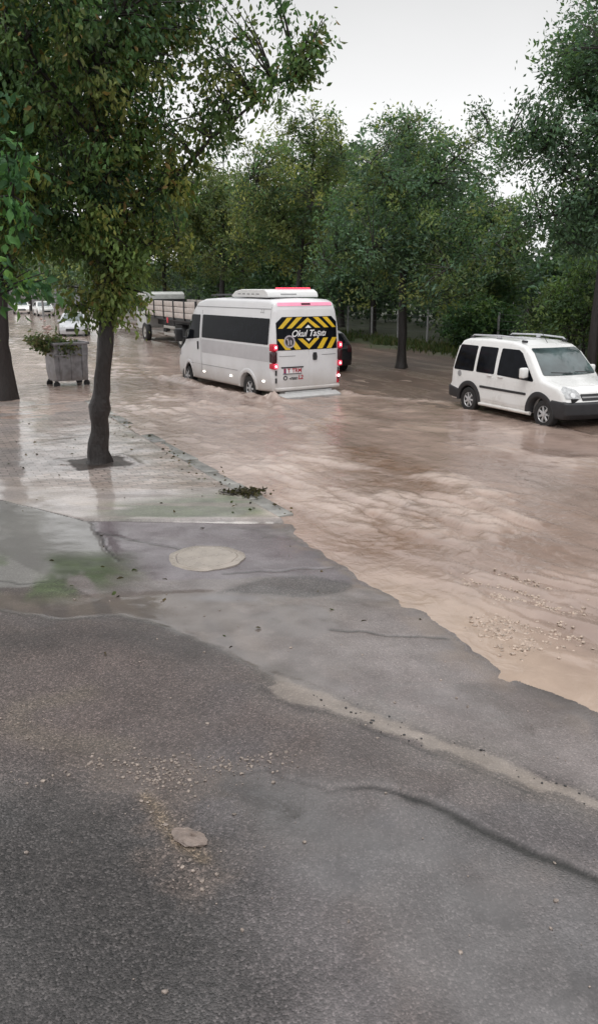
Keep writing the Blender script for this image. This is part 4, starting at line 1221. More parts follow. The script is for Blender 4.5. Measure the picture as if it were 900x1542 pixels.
def sample_crown(blobs, n, rng, power=2.3):
    vol = np.array([b[3]*b[4]*b[5]*(b[6] if len(b) > 6 else 1) for b in blobs]); pick = rng.choice(len(blobs), n, p=vol/vol.sum())
    dv = rng.normal(size=(n, 3)); dv /= np.linalg.norm(dv, axis=1, keepdims=True)
    r = rng.random(n)**(1/power)
    B = np.array([b[:6] for b in blobs])[pick]
    return B[:, :3]+dv*r[:, None]*B[:, 3:6], pick


def make_tree(name, label, base, trunk, blobs, nclu, per, leaf, cols, droop=.6, limbs=9, group=None, rng=None, bark='bark', spread=.30,
              hexa=False, wid=.45, twig_r=.010, knots=(), cat='tree', up=0.0, tint_fn=None, n=10, limb_r=.5, haze=0):
    """trunk: [(x,y,z,r)...] relative to the base; blobs: crown volumes (x,y,z,rx,ry,rz[,weight])"""
    rng = rng or np.random.default_rng(abs(hash(label)) % 1000)
    t = thing(name, label, cat, base, 0, group)
    mb = MB()
    P = [Vector(p[:3]) for p in trunk]; Rd = [p[3] for p in trunk]
    Q = []; Qr = []
    for i in range(len(P)-1):
        for s in range(4):
            f = s/4; q = P[i].lerp(P[i+1], f); rr = Rd[i]*(1-f)+Rd[i+1]*f
            Q.append(q+Vector(rng.normal(0, .012, 3))*(1 if i else .3)); Qr.append(rr*(1+rng.normal(0, .03)))
    Q.append(P[-1]); Qr.append(Rd[-1])
    for kz, kr in knots:
        for i, q in enumerate(Q):
            if abs(q.z-kz) < .12: Qr[i] += kr
    mb.tube(Q, Qr, n+4)
    for v_ in mb.bm.verts:                       # ridges, burrs and root flare
        a_ = math.atan2(v_.co.y, v_.co.x); z_ = v_.co.z
        k_ = .05*math.sin(5*a_+z_*1.3)+.04*math.sin(9*a_-z_*2.1+1)+.018*math.sin(2*a_+z_*6)+.22*math.exp(-max(z_, 0)/.14)*max(0, math.sin(3*a_+.7))
        ax_ = Q[min(range(len(Q)), key=lambda i_: abs(Q[i_].z-z_))]
        v_.co.x = ax_.x+(v_.co.x-ax_.x)*(1+k_); v_.co.y = ax_.y+(v_.co.y-ax_.y)*(1+k_)
    cl, pick = sample_crown(blobs, nclu, rng)
    # limbs by farthest point sampling
    sel = [int(rng.integers(nclu))]; dmin = np.linalg.norm(cl-cl[sel[0]], axis=1)
    for _ in range(limbs-1):
        k = int(dmin.argmax()); sel.append(k); dmin = np.minimum(dmin, np.linalg.norm(cl-cl[k], axis=1))
    nodes = [np.array(q) for q in Q if q.z > P[-1].z*.45]; nr = [r for q, r in zip(Q, Qr) if q.z > P[-1].z*.45]
    top = np.array(P[-1])
    tz = np.array([q.z for q in Q])
    for k in sel:
        tgt = cl[k]; L = np.linalg.norm(tgt[:2]-top[:2])
        zz_ = min(max(tgt[2]-.75*L-.3, P[-1].z*.5), P[-1].z); i = int(np.abs(tz-zz_).argmin())
        a = np.array(Q[i]); c1 = a+(tgt-a)*.45+np.array([0, 0, .25*L])+rng.normal(0, .18, 3)
        pts = []; m = 9
        for s in range(m+1):
            f = s/m; p = a*(1-f)**2+c1*2*f*(1-f)+tgt*f*f; pts.append(p+rng.normal(0, .03, 3)*(f > 0))
        r0 = min(Qr[i]*limb_r, .11)
        rr = [max(r0*(1-.85*s/m), .012) for s in range(m+1)]
        mb.tube(pts, rr, 7); nodes += pts[2:]; nr += rr[2:]
    NA = np.array(nodes)
    twd = np.zeros((nclu, 3)); sub = []
    for i in range(nclu):
        dd = np.linalg.norm(NA-cl[i], axis=1)+np.maximum(NA[:, 2]-cl[i, 2], 0)*.6
        j = int(dd.argmin()); a = NA[j]; b = cl[i]; v = b-a; L = np.linalg.norm(v)
        if L > .15:
            c1 = a+v*.5+np.array([0, 0, .12*L])
            mb.tube([a, a*.25+c1*.5+b*.25, b], [twig_r*1.6, twig_r*1.2, twig_r*.5], 4, False)
        twd[i] = v/(L+1e-6); sub.append((a, b, min(L, .9)))
    mb.build('trunk', M[bark], t, True, 60)
    # leaves
    N_ = nclu*per
    ci = np.repeat(np.arange(nclu), per)
    A = np.array([s[0] for s in sub])[ci]; B = cl[ci]; Ls = np.array([s[2] for s in sub])[ci]
    f = rng.random(N_)**.7
    c = B-(twd[ci]*Ls[:, None])*(1-f)[:, None]*.7+np.clip(rng.normal(0, spread, (N_, 3)), -1.5*spread, 1.5*spread)*np.array([1, 1, .8])*(.5+.5*rng.random((N_, 1)))
    hang = rng.random(N_)*spread*1.2*droop; c[:, 2] -= hang
    d = rng.normal(size=(N_, 3))*.75+twd[ci]*.5; d[:, 2] -= droop*1.3; d[:, 2] += up
    d /= np.linalg.norm(d, axis=1, keepdims=True)
    size = leaf*(.42+1.15*rng.random(N_))
    cw = rng.random((nclu, 1)); cv = .45+1.15*rng.random((nclu, 1))
    cols = np.array(cols); idx = rng.choice(len(cols), nclu, p=None)
    base_c = cols[idx]*cv
    tint = base_c[ci]*(.75+.5*rng.random((N_, 1)))
    if tint_fn is not None: tint = tint_fn(c, tint, rng)
    if haze: tint = tint*(1-.3*haze)+np.array([.031, .044, .034])*haze  # distance haze is mixed into the leaf colour itself
    link('crown', leaf_mesh('crown', c, d, size, tint, wid, hexa, rng), M['leaf'], t)
    return t


OLIVE = [(.048, .068, .022), (.040, .062, .022), (.066, .076, .024), (.032, .056, .022), (.080, .084, .026)]
GREEN = [(.036, .066, .026), (.030, .058, .028), (.048, .074, .026), (.026, .050, .027)]
BLUEG = [(.046, .082, .054), (.038, .070, .047), (.056, .092, .052), (.046, .078, .053)]
FAROL = [(.080, .100, .036), (.105, .112, .034), (.062, .086, .036), (.125, .125, .036)]


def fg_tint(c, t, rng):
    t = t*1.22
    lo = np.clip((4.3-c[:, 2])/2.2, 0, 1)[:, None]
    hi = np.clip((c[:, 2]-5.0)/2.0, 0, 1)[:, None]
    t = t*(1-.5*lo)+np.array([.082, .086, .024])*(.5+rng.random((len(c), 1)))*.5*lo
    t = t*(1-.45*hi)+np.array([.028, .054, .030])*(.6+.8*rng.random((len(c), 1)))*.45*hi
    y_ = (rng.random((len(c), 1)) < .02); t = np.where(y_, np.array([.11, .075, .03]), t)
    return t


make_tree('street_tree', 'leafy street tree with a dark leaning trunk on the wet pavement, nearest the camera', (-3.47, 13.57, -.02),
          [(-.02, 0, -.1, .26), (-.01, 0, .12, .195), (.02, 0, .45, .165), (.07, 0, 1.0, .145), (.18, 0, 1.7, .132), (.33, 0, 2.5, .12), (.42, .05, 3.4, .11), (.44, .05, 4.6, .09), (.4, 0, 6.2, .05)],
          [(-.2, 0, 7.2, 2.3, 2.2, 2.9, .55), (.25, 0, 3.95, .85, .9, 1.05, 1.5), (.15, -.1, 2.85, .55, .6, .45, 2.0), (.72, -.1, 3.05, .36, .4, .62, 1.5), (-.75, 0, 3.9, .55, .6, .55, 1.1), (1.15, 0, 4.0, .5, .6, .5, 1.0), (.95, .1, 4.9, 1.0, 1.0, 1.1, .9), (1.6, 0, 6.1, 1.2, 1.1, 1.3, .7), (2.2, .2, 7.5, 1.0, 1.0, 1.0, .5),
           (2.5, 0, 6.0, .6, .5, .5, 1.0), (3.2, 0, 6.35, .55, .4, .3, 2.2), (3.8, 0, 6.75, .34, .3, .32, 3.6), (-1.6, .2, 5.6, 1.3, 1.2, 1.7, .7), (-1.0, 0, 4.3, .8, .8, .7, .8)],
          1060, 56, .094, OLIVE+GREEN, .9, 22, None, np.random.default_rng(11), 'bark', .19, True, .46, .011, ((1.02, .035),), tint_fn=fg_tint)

make_tree('street_tree', 'old street tree with a thick forked trunk standing in the flood at the left edge', (-8.05, 21.8, -.12),
          [(0, 0, -.1, .37), (.0, 0, .5, .32), (-.02, 0, 1.6, .30), (.05, 0, 2.7, .30), (.12, 0, 3.3, .24), (.5, .1, 4.4, .17), (.95, .1, 5.4, .12), (1.1, 0, 7.0, .07)],
          [(.3, 0, 8.2, 3.2, 2.6, 3.2, .8), (-.8, 0, 5.2, 2.0, 1.6, 1.6, .8), (1.2, 0, 6.0, 1.3, 1.3, 1.4, .6), (2.6, .3, 7.4, 1.6, 1.4, 2.2, .6), (.0, 0, 3.9, 1.2, 1.0, .7, .8)],
          560, 40, .20, OLIVE+GREEN, .6, 14, None, np.random.default_rng(12), 'bark', .34, False, .5)

# bright drooping boughs of a tree whose trunk stands just left of the frame
NEARG = [(.050, .105, .040), (.040, .088, .042), (.070, .125, .040), (.032, .070, .036)]
make_tree('street_tree', 'street tree with bright green drooping boughs reaching in at the left edge', (-5.75, 11.3, 0),
          [(0, 0, -.1, .2), (.0, 0, 1.2, .16), (.05, 0, 3.0, .14), (.2, 0, 4.6, .09), (.3, 0, 6.0, .05)],
          [(1.55, 0, 5.45, .75, .4, .20, 1.0), (1.75, 0, 4.72, .80, .4, .24, 1.2), (1.2, 0, 4.0, .7, .4, .25, .7), (1.5, .1, 3.28, .75, .4, .14, 1.3), (2.2, .1, 3.12, .35, .3, .10, 1.6), (1.95, .1, 4.0, .40, .3, .3, .8), (1.2, 0, 2.62, .25, .3, .12, 1.2),
           (.0, 0, 6.2, 1.6, 1.2, 1.5, .5)],
          250, 34, .15, NEARG, .8, 9, None, np.random.default_rng(13), 'bark', .16, True, .5)


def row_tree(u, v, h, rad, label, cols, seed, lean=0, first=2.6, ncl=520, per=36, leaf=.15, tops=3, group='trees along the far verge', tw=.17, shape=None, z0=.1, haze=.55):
    rng = np.random.default_rng(seed)
    x, y = uv(u, v)
    tr = [(0, 0, -.2, tw*1.4), (0, 0, .3, tw), (lean*.2, 0, 2.2, tw*.85), (lean*.5, 0, h*.5, tw*.6), (lean, 0, h*.78, tw*.3), (lean, 0, h*.92, .025)]
    bl = shape or [(lean*.5, 0, (h+first)/2-.4, rad*.85, rad*.8, (h-first)/2*.85, 1.0)]
    if not shape:
        for k in range(7):
            a = 2*math.pi*k/7+rng.random(); rr = rad*(.5+.4*rng.random()); zz_ = first+(h-first)*(.15+.65*rng.random())
            bl.append((rr*math.cos(a), rr*math.sin(a), zz_, rad*.55, rad*.55, rad*(.4+.5*rng.random()), 1.0))
        for k in range(tops):
            a = 2*math.pi*rng.random(); rr = rad*.75*rng.random()
            bl.append((lean+rr*math.cos(a), rr*math.sin(a), h-(.4+2.0*rng.random()*(.3+rr/rad)), rad*.17, rad*.17, 1.0+.6*rng.random(), 2.4))
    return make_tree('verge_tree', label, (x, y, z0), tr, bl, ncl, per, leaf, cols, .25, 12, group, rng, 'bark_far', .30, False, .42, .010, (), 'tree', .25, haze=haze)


# the tree beside the white van, running out of the frame at the top right
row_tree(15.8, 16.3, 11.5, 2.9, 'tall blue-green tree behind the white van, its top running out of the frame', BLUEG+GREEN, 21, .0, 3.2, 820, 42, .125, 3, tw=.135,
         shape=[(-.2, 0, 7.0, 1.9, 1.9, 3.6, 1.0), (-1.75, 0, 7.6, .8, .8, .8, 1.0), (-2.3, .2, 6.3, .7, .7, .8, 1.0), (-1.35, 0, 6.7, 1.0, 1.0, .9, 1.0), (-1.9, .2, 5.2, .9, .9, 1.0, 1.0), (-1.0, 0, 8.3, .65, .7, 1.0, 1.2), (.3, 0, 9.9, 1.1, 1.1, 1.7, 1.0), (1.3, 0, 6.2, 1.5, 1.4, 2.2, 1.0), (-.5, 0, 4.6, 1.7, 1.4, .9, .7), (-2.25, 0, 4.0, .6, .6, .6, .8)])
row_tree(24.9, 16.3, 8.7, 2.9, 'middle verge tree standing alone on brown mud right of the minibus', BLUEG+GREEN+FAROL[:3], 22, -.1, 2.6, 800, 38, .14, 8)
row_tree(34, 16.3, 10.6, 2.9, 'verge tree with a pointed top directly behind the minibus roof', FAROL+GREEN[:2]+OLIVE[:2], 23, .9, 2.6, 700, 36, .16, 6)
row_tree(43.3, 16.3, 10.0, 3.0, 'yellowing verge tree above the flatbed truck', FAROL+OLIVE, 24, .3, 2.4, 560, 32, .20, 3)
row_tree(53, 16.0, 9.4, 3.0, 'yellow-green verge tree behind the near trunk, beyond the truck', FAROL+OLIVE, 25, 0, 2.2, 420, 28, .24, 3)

# second row, behind the fence: two grown models, then copies
models = []
for k, (cols, sd_) in enumerate(((GREEN+BLUEG[:2], 31), (BLUEG+GREEN, 32), (FAROL[:2]+GREEN, 33))):
    models.append((cols, sd_))
back = [(11.5, 24.5, 8.6, 1), (16.5, 26, 9.0, 0), (21.5, 24.2, 7.6, 1), (26, 26.5, 7.4, 0), (30.5, 24.5, 6.9, 2), (35.5, 26, 9.2, 0), (40.5, 24.5, 10.2, 1), (47, 26.0, 11.6, 2), (55, 25.0, 11.6, 0), (64, 24, 10.5, 2)]
made = {}
for i, (u, v, h, k) in enumerate(back):
    x, y = uv(u, v)
    if k not in made:
        cols, sd_ = models[k]
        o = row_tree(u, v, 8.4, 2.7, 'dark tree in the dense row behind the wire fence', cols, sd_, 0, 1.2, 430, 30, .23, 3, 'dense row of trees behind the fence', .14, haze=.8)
        made[k] = o
    else:
        o = copy_tree(made[k])
    o.name = 'woodland_tree'; o.location = (x, y, .25); o.rotation_euler = (0, 0, i*1.7); s_ = h/8.4; o.scale = (s_*1.12, s_*1.12, s_)

# bushes in front of the fence at the right
LB = [(.052, .082, .036), (.066, .094, .036), (.042, .068, .036), (.075, .10, .04)]


def bush(u, v, h, r, label, cols, seed, leaf=.13, ncl=240, per=34):
    x, y = uv(u, v)
    rng = np.random.default_rng(seed)
    bl = [(0, 0, h*.5, r*.8, r*.8, h*.45, 1), (-r*.5, 0, h*.45, r*.5, r*.5, h*.32, 1), (r*.55, .1, h*.5, r*.5, r*.5, h*.35, 1), (0, -r*.4, h*.75, r*.4, r*.4, h*.25, 1)]
    return make_tree('bush', label, (x, y, .15), [(0, 0, -.1, .06), (0, 0, h*.3, .05), (.05, 0, h*.6, .03), (.05, 0, h*.85, .015)], bl, ncl, per, leaf, cols, .35, 8, None, rng, 'bark_far', .22, False, .45, .008, (), 'bush', .15)


bush(19.4, 19.6, 4.3, 2.2, 'pale green bush behind the rear of the white van, beside the middle tree', LB, 41, .13, 330)
bush(15.2, 20.8, 3.6, 2.0, 'yellowish bush behind the roof of the white van', LB+FAROL[:2], 42)
bush(11.9, 19.4, 3.2, 1.8, 'dense bush at the right edge behind the white van windscreen', GREEN+LB[:2], 43)
bush(13.2, 16.6, 2.25, .55, 'small broad-leaved sapling poking up just behind the white van roof', [(.08, .115, .05), (.06, .10, .045)], 44, .15, 60, 20)
bush(28.5, 22.6, 2.6, 1.8, 'dark bush at the fence right of the lone verge trunk', GREEN, 45, .15, 200)

# trees at the far left end of the road
for i, (u, v, h, r_, lab, cols, sd_) in enumerate((
        (47, 1.6, 9.5, 3.2, 'olive street tree far up the left pavement, seen under the boughs', OLIVE+FAROL, 51),
        (66, 5.5-3.5, 10, 3.4, 'greyish green street tree further up the left side of the road', BLUEG+FAROL, 52),
        (84, 15.8, 10, 3.2, 'distant pale green tree on the right verge near the end of the road', FAROL+BLUEG, 53),
        (70, 16.6, 10, 3.2, 'distant green tree on the right verge beyond the truck', FAROL+GREEN, 54),
        (104.4, 14.6, 12.5, 4.2, 'hazy tree left of the street lamp at the distant end of the road', BLUEG+FAROL, 57),
        (131, 21, 14, 5.5, 'tall hazy tree rising behind the distant grey building', BLUEG, 58),
        (112, 4.5, 11, 4.2, 'hazy tree closing the far end of the road on the left', BLUEG+FAROL, 55),
        (120, 13, 11, 4.2, 'hazy tree closing the far end of the road on the right', BLUEG+FAROL, 56))):
    o = row_tree(u, v, h, r_, lab, [tuple(c*1.15 for c in q) for q in cols], sd_, 0, 1.8, 380, 28, .30, 3, None, .2, None, 0, 1.3)  # leaf colours lifted for distance, with the strongest painted haze
    o.name = 'distant_tree'

# dark wood behind everything, one mass
rng = np.random.default_rng(61); n_ = 42000
U = rng.uniform(4, 130, n_); V = 30+rng.gamma(1.5, 2.2, n_)+rng.normal(0, 1, n_); hm = 5.2+2.0*(fbm(U*.25, U*0, 3, 62)-.5)*2
Z = hm*rng.random(n_)**.8
c = np.stack([U*DU[0]+V*DV[0], U*DU[1]+V*DV[1], Z+.2], -1)
d = rng.normal(size=(n_, 3)); d /= np.linalg.norm(d, axis=1, keepdims=True)
tt = np.array([(.036, .052, .040), (.030, .044, .038), (.042, .056, .038)])[rng.integers(0, 3, n_)]*(.5+rng.random((n_, 1)))
tag(link('woodland', leaf_mesh('woodland', c, d, .42*(.6+.8*rng.random(n_)), tt, .6, False, rng), M['leaf']), 'dark mass of woodland undergrowth behind the fence', 'woodland', None, 'stuff')

# grass strip along the fence
n_ = 16000
U = rng.uniform(12, 62, n_); V = rng.normal(21.6, .8, n_)
keep = fbm(U*.7, V*.7, 3, 63) > .42; U, V = U[keep], V[keep]; n_ = len(U)
c = np.stack([U*DU[0]+V*DV[0], U*DU[1]+V*DV[1], np.full(n_, .02)+.028*(V-13.5)], -1)
d = rng.normal(size=(n_, 3))*.35; d[:, 2] = 1; d /= np.linalg.norm(d, axis=1, keepdims=True)
tt = np.array([(.035, .050, .020), (.030, .042, .018), (.05, .05, .024)])[rng.integers(0, 3, n_)]*(.6+.8*rng.random((n_, 1)))
tag(link('grass', leaf_mesh('grass', c, d, .26*(.5+rng.random(n_)), tt, .22, False, rng), M['leaf']), 'rough green grass growing along the foot of the fence', 'grass', None, 'stuff')


# ------------------------------------------------------------------ fence and background
fe = thing('wire_fence', 'low grey wire fence on thin posts along the back of the muddy verge', 'fence', (*uv(12, 22.9), .2), 0)
ox, oy = uv(12, 22.9)
for k in range(16):
    x, y = uv(12+k*2.6, 22.9); b_ = MB(); b_.box((x-ox, y-oy, .75), (.08, .08, 1.9), Matrix.Rotation(ROAD, 4, 'Z'), .01, 1); b_.build('post', M['post_grey'], fe)
b_ = MB()
for zz_ in (.3, .65, 1.0, 1.35, 1.62):
    x1, y1 = uv(12+15*2.6, 22.9); b_.tube([(0, 0, zz_), (x1-ox, y1-oy, zz_)], .008, 4)
b_.build('wire', M['wire'], fe)

wl2 = thing('yard_building', 'pale low building glimpsed through the trunks beyond the fence', 'building', (*uv(30, 41), 0), ROAD)
b_ = MB(); b_.box((0, 0, 1.9), (7, 44, 3.8)); b_.build('wall', M['pale_wall'], wl2)
b_ = MB(); b_.box((0, 0, 3.95), (7.8, 45, .25), None, .04); b_.build('roof', M['post_grey'], wl2)
for k in range(9):
    b_ = MB(); b_.box((-3.52, -18+k*4.4, 1.9), (.06, 1.8, 1.3), None, .01); b_.build('window', M['window_dark'], wl2)

x, y = -44.0, 116.0
bl_ = thing('distant_building', 'grey building with a red roof edge at the far end of the road', 'building', (x, y, -.2), R(12))
b_ = MB(); b_.box((-2, 0, 3.4), (14, 8, 6.8)); b_.build('wall', M['building_wall'], bl_)
b_ = MB(); b_.box((9.2, -.5, 2.2), (8, 7, 4.4)); b_.build('annexe', M['building_wall'], bl_)
b_ = MB(); b_.box((9.2, -.5, 4.7), (8.6, 7.6, .55), None, .05); b_.build('roof', M['roof_red'], bl_)
for k in range(4):
    for q in range(2):
        b_ = MB(); b_.box((-7.2+k*3.4, -4.02, 2.0+q*2.7), (1.5, .08, 1.4)); b_.build('window', M['window_dark'], bl_)

x, y = uv(84, 12.9)
lp = thing('street_lamp', 'thin street lamp with a conical shade far up the road', 'street lamp', (x, y, -.05))
b_ = MB(); b_.tube([(0, 0, -.2), (0, 0, 6.0)], [.11, .07], 10); b_.build('pole', M['post_grey'], lp)
b_ = MB(); b_.lathe([(.65, 6.05), (.62, 6.12), (.16, 6.75), (.08, 7.0), (.001, 7.05)], 'Z', 16); b_.build('lamp_shade', M['trim_grey'], lp)

x0, y0 = uv(60, -2); x1, y1 = uv(46, 19)
wr = thing('overhead_cable', 'thin overhead cable strung across the road between the trees', 'cable', (0, 0, 0))
b_ = MB(); b_.tube([(x0+(x1-x0)*k/12, y0+(y1-y0)*k/12, 6.4-.5*math.sin(math.pi*k/12)) for k in range(13)], .018, 5); b_.build('strand', M['wire'], wr)


# ------------------------------------------------------------------ waste container
def make_bin():
    t = thing('waste_container', 'dented grey metal waste container on castors heaped with cut branches', 'waste container', (-7.25, 25.25, -.04), R(36))
    w0, d0, w1, d1, z0, z1 = 1.02, .78, 1.08, .88, .20, 1.36
    b_ = MB(); bm = b_.bm
    rng = np.random.default_rng(3)
    def ring(w, d, z): return [bm.verts.new((sx*w/2, sy*d/2, z)) for sx, sy in ((-1, -1), (1, -1), (1, 1), (-1, 1))]
    o1, o2 = ring(w0, d0, z0), ring(w1, d1, z1); i2 = ring(w1-.06, d1-.06, z1); i1 = ring(w0-.06, d0-.06, z0+.06)
    for A, B in ((o1, o2), (o2, i2), (i2, i1)):
        for k in range(4): bm.faces.new((A[k], A[(k+1) % 4], B[(k+1) % 4], B[k]))
    bm.faces.new(o1[::-1]); bm.faces.new(i1)
    bmesh.ops.subdivide_edges(bm, edges=bm.edges[:], cuts=3, use_grid_fill=True)
    for v in bm.verts:
        v.co += Vector(rng.normal(0, .009, 3))
    b_.build('tub', M['zinc'], t)
    b_ = MB()
    for sy in (-1, 1): b_.box((0, sy*(d1/2+.02), z1-.03), (w1+.10, .06, .08), None, .015)
    for sx in (-1, 1): b_.box((sx*(w1/2+.02), 0, z1-.03), (.06, d1+.10, .08), None, .015)
    b_.build('rim', M['zinc'], t)
    b_ = MB()
    for sx in (-.36, 0, .36):
        b_.box((sx, -.428, .76), (.06, .03, 1.06), Matrix.Rotation(R(2.5), 4, 'X'), .008)
    b_.box((0, -.440, .98), (1.02, .03, .05), Matrix.Rotation(R(2.5), 4, 'X'), .008)
    b_.build('rib', M['zinc'], t)
    for sx in (-1, 1):
        b_ = MB(); b_.tube([(sx*.53, -.2, 1.15), (sx*.63, -.2, 1.15), (sx*.63, .2, 1.15), (sx*.53, .2, 1.15)], .02); b_.build('handle', M['dark_steel'], t)
        for sy in (-1, 1):
            b_ = MB(); b_.lathe([(.02, -.025), (.09, -.025), (.10, -.015), (.10, .015), (.09, .025), (.02, .025)], 'Y', 16); o = b_.build('castor', M['rubber'], t); o.location = (sx*.48, sy*.32, .10)
            b_ = MB(); b_.box((0, 0, .07), (.09, .08, .10), None, .01); b_.build('castor_fork', M['dark_steel'], o)
    # heap of cut branches: lifts out on its own
    h = thing('branch_heap', 'heap of cut leafy branches sticking out of the waste container', 'branches', (-7.25, 25.25, -.04), R(36))
    rng = np.random.default_rng(71)
    b_ = MB(); tips = []
    for k in range(20):
        a = np.array([rng.uniform(-.42, .42), rng.uniform(-.32, .32), 1.05]); dx = np.array([rng.normal(-.15, .35), rng.normal(0, .25), rng.uniform(.2, .55)])
        if k < 5: dx = np.array([-.55-.1*k, -.1, .35+.05*k])
        b = a+dx; b_.tube([a, a+dx*.5+np.array([0, 0, .06]), b], [.014, .011, .006], 5); tips += [a+dx*f for f in (.55, .75, .9, 1.0)]
    b_.build('stems', M['bark_far'], h)
    T = np.array(tips); ci = np.repeat(np.arange(len(T)), 18)
    c = T[ci]+rng.normal(0, .10, (len(ci), 3)); c[:, 2] -= .05
    d = rng.normal(size=(len(ci), 3)); d[:, 2] -= .5; d /= np.linalg.norm(d, axis=1, keepdims=True)
    tt = np.array([(.055, .072, .032), (.04, .058, .03), (.08, .07, .04)])[rng.integers(0, 3, len(ci))]*(.6+.8*rng.random((len(ci), 1)))
    link('leaves', leaf_mesh('leaves', c, d, .13*(.6+.8*rng.random(len(ci))), tt, .5, False, rng), M['leaf'], h)
    b_ = MB()
    for k in range(16): b_.ball(np.array([-.62, -.1, 1.82])+rng.normal(0, .075, 3), .05*(.7+.6*rng.random()), 1, (1, 1, .6))
    b_.tube([(-.40, -.1, 1.2), (-.56, -.1, 1.6), (-.62, -.1, 1.8)], .012, 5)
    b_.build('faded_blooms', M['petal'], h)


make_bin()

# ------------------------------------------------------------------ small things on the ground
def land_at(px_, py_):
    a = land_height(np.array([[px_]], float), np.array([[py_]], float)); return float(a[0][0, 0])


mh = MB(); mh.lathe([(.43, -.06), (.43, .004), (.42, .010), (.35, .013), (.342, .002), (.335, .012), (.001, .015)], 'Z', 40)
for q in mh.bm.verts:
    a_ = math.atan2(q.co.y, q.co.x); k_ = 1+.028*math.sin(3*a_+1)+.02*math.sin(7*a_)+.012*math.sin(13*a_+2)
    q.co.x *= k_; q.co.y *= k_
o = mh.build('manhole_cover', M['sandy_concrete'], None); o.location = (-1.05, 8.52, land_at(-1.05, 8.52)+.004)
tag(o, 'round sandy concrete manhole cover set in the wet asphalt slab', 'manhole cover')

rng = np.random.default_rng(81)
st_ = MB(); st_.ball((0, 0, 0), .09, 3, (1.3, .72, .16))
for v in st_.bm.verts: v.co += Vector(rng.normal(0, .004, 3)); v.co.z = min(v.co.z, .014)
o = st_.build('broken_stone', M['broken_stone']); o.location = (-.60, 3.72, land_at(-.6, 3.72)+.003); o.rotation_euler = (0, 0, -.5)
tag(o, 'flat tan lump of broken stone lying on the near asphalt', 'stone')

cl_ = thing('leaf_clump', 'dark clump of twigs and leaves caught on the end of the kerb', 'debris', (-.78, 11.42, .03))
b_ = MB()
for k in range(26):
    a = rng.normal(0, (.16, .10, .02)); b = a+rng.normal(0, (.18, .10, .03)); a[2] = abs(a[2])*.6+.01; b[2] = abs(b[2])*.5+.02; b_.tube([a, b], .008, 4)
b_.build('twigs', M['bark'], cl_)
c = rng.normal(0, (.15, .09, .03), (260, 3)); c[:, 2] = np.abs(c[:, 2])*.7+.02; d = rng.normal(size=(260, 3)); d[:, 2] *= .3; d /= np.linalg.norm(d, axis=1, keepdims=True)
link('leaves', leaf_mesh('leaves', c, d, .07*(.6+.8*rng.random(260)), np.array([(.030, .026, .014)])*(.5+rng.random((260, 1))), .5, False, rng), M['leaf'], cl_)


def gravel(name, label, pts, sizes, m, flat=.6):
    tmpl = bmesh.new(); bmesh.ops.create_icosphere(tmpl, subdivisions=1, radius=1); tv = np.array([v.co[:] for v in tmpl.verts]); tf = np.array([[v.index for v in f.verts] for f in tmpl.faces]); tmpl.free()
    n = len(pts); k = len(tv)
    V = tv[None]*(1+rng.normal(0, .16, (n, k, 1))); sc = np.stack([np.ones(n), .6+.5*rng.random(n), flat*(.6+.5*rng.random(n))], -1)
    V = V*sc[:, None]*np.asarray(sizes)[:, None, None]; a = rng.uniform(0, 6.28, n); ca, sa_ = np.cos(a)[:, None], np.sin(a)[:, None]
    V = np.stack([V[..., 0]*ca-V[..., 1]*sa_, V[..., 0]*sa_+V[..., 1]*ca, V[..., 2]], -1)+np.asarray(pts)[:, None]
    F = (tf[None]+(np.arange(n)*k)[:, None, None]).reshape(-1, 3)
    return tag(link(name, np_mesh(name, V.reshape(-1, 3), F, False), m), label, 'gravel', None, 'stuff')


def scatter(polys, sig):
    P = []
    for poly, n in polys:
        a = np.array(poly); i = rng.integers(0, len(a)-1, n); f = rng.random((n, 1)); P.append(a[i]*(1-f)+a[i+1]*f+rng.normal(0, sig, (n, 2)))
    return np.concatenate(P)


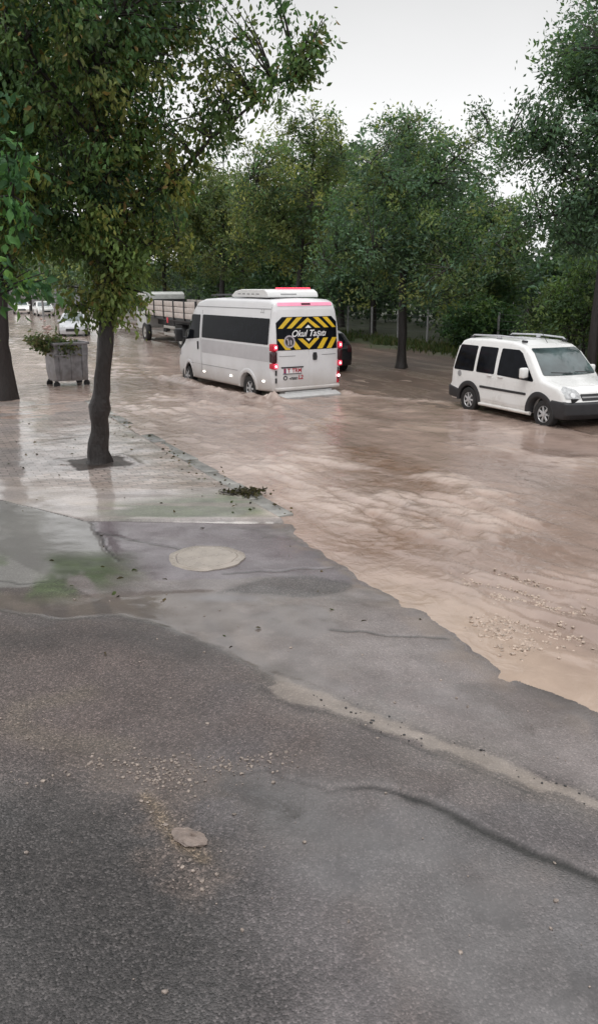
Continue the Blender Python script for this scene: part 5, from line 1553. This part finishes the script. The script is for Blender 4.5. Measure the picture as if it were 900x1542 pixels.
P = scatter([([(-1.36, 4.44), (-.94, 4.46), (-.51, 4.44), (-.04, 4.46)], 230), ([(-1.0, 4.3), (-.65, 4.25)], 120), ([(-1.95, 4.95), (-1.75, 4.85)], 30), ([(-2.1, 4.3), (-1.5, 4.2)], 14), ([(-.9, 4.05), (-.45, 3.3)], 40)], .075)
P = np.concatenate([P, np.stack([rng.uniform(-2.2, 2.4, 110), rng.uniform(2.6, 7.5, 110)], -1)])
zz_ = land_height(P[:, 0][None], P[:, 1][None])[0][0]
ok = zz_ > .01
P, zz_ = P[ok], zz_[ok]
gravel('gravel', 'loose pale grit washed across the near asphalt', np.column_stack([P, zz_+.003]), .005+.012*rng.random(len(P))**3.2, M['pebble'])
P = scatter([([(-.1, 5.4), (.5, 5.1), (.9, 4.75), (1.5, 4.3), (2.2, 3.7)], 45)], .06)
zz_ = land_height(P[:, 0][None], P[:, 1][None])[0][0]
gravel('gravel', 'dark grit lying in the tan sediment strip', np.column_stack([P, zz_+.003]), .004+.009*rng.random(len(P))**2, M['dark_steel'])
G2 = np.array([(1.72, 8.09), (2.22, 8.09), (2.79, 7.43), (2.63, 6.78), (2.16, 6.85), (1.75, 7.25)])
ctr = G2.mean(0)
w_ = rng.dirichlet(np.ones(6)*.42, 1000); P = w_@G2
w_ = rng.dirichlet(np.ones(4)*.45, 420); P = np.concatenate([P, w_@np.array([(1.67, 6.85), (1.93, 6.93), (2.43, 6.35), (1.85, 6.2)])]); P += rng.normal(0, .10, P.shape)
gravel('gravel', 'patch of pale gravel breaking the surface of the muddy water', np.column_stack([P, np.full(len(P), .004)+rng.normal(0, .004, len(P))]), .010+.018*rng.random(len(P))**1.8, M['pebble_tan'], .8)

nl = 170
U = rng.uniform(9.2, 19, nl); V = np.where(rng.random(nl) < .55, rng.normal(4.15, .22, nl), rng.uniform(-.5, 4.2, nl))
U = np.concatenate([U, rng.uniform(5.5, 9, 22)]); V = np.concatenate([V, rng.uniform(1, 4.1, 22)]); nl = len(U)
X = U*DU[0]+V*DV[0]; Y = U*DU[1]+V*DV[1]
Z = np.where(U > front_u(V), np.maximum(.060-.0052*(U-10), .0)+.012, land_height(X[None], Y[None])[0][0]+.006)
d = rng.normal(size=(nl, 3)); d[:, 2] *= .12; d /= np.linalg.norm(d, axis=1, keepdims=True)
tt = np.array([(.030, .024, .012), (.05, .036, .014), (.03, .04, .014), (.018, .015, .010)])[rng.integers(0, 4, nl)]*(.6+.8*rng.random((nl, 1)))
tag(link('fallen_leaves', leaf_mesh('fallen_leaves', np.stack([X, Y, Z], -1), d, .06*(.5+.9*rng.random(nl)), tt, .5, True, rng), M['leaf']), 'wet fallen leaves lying on the pavement and along its kerb', 'leaves', None, 'stuff')
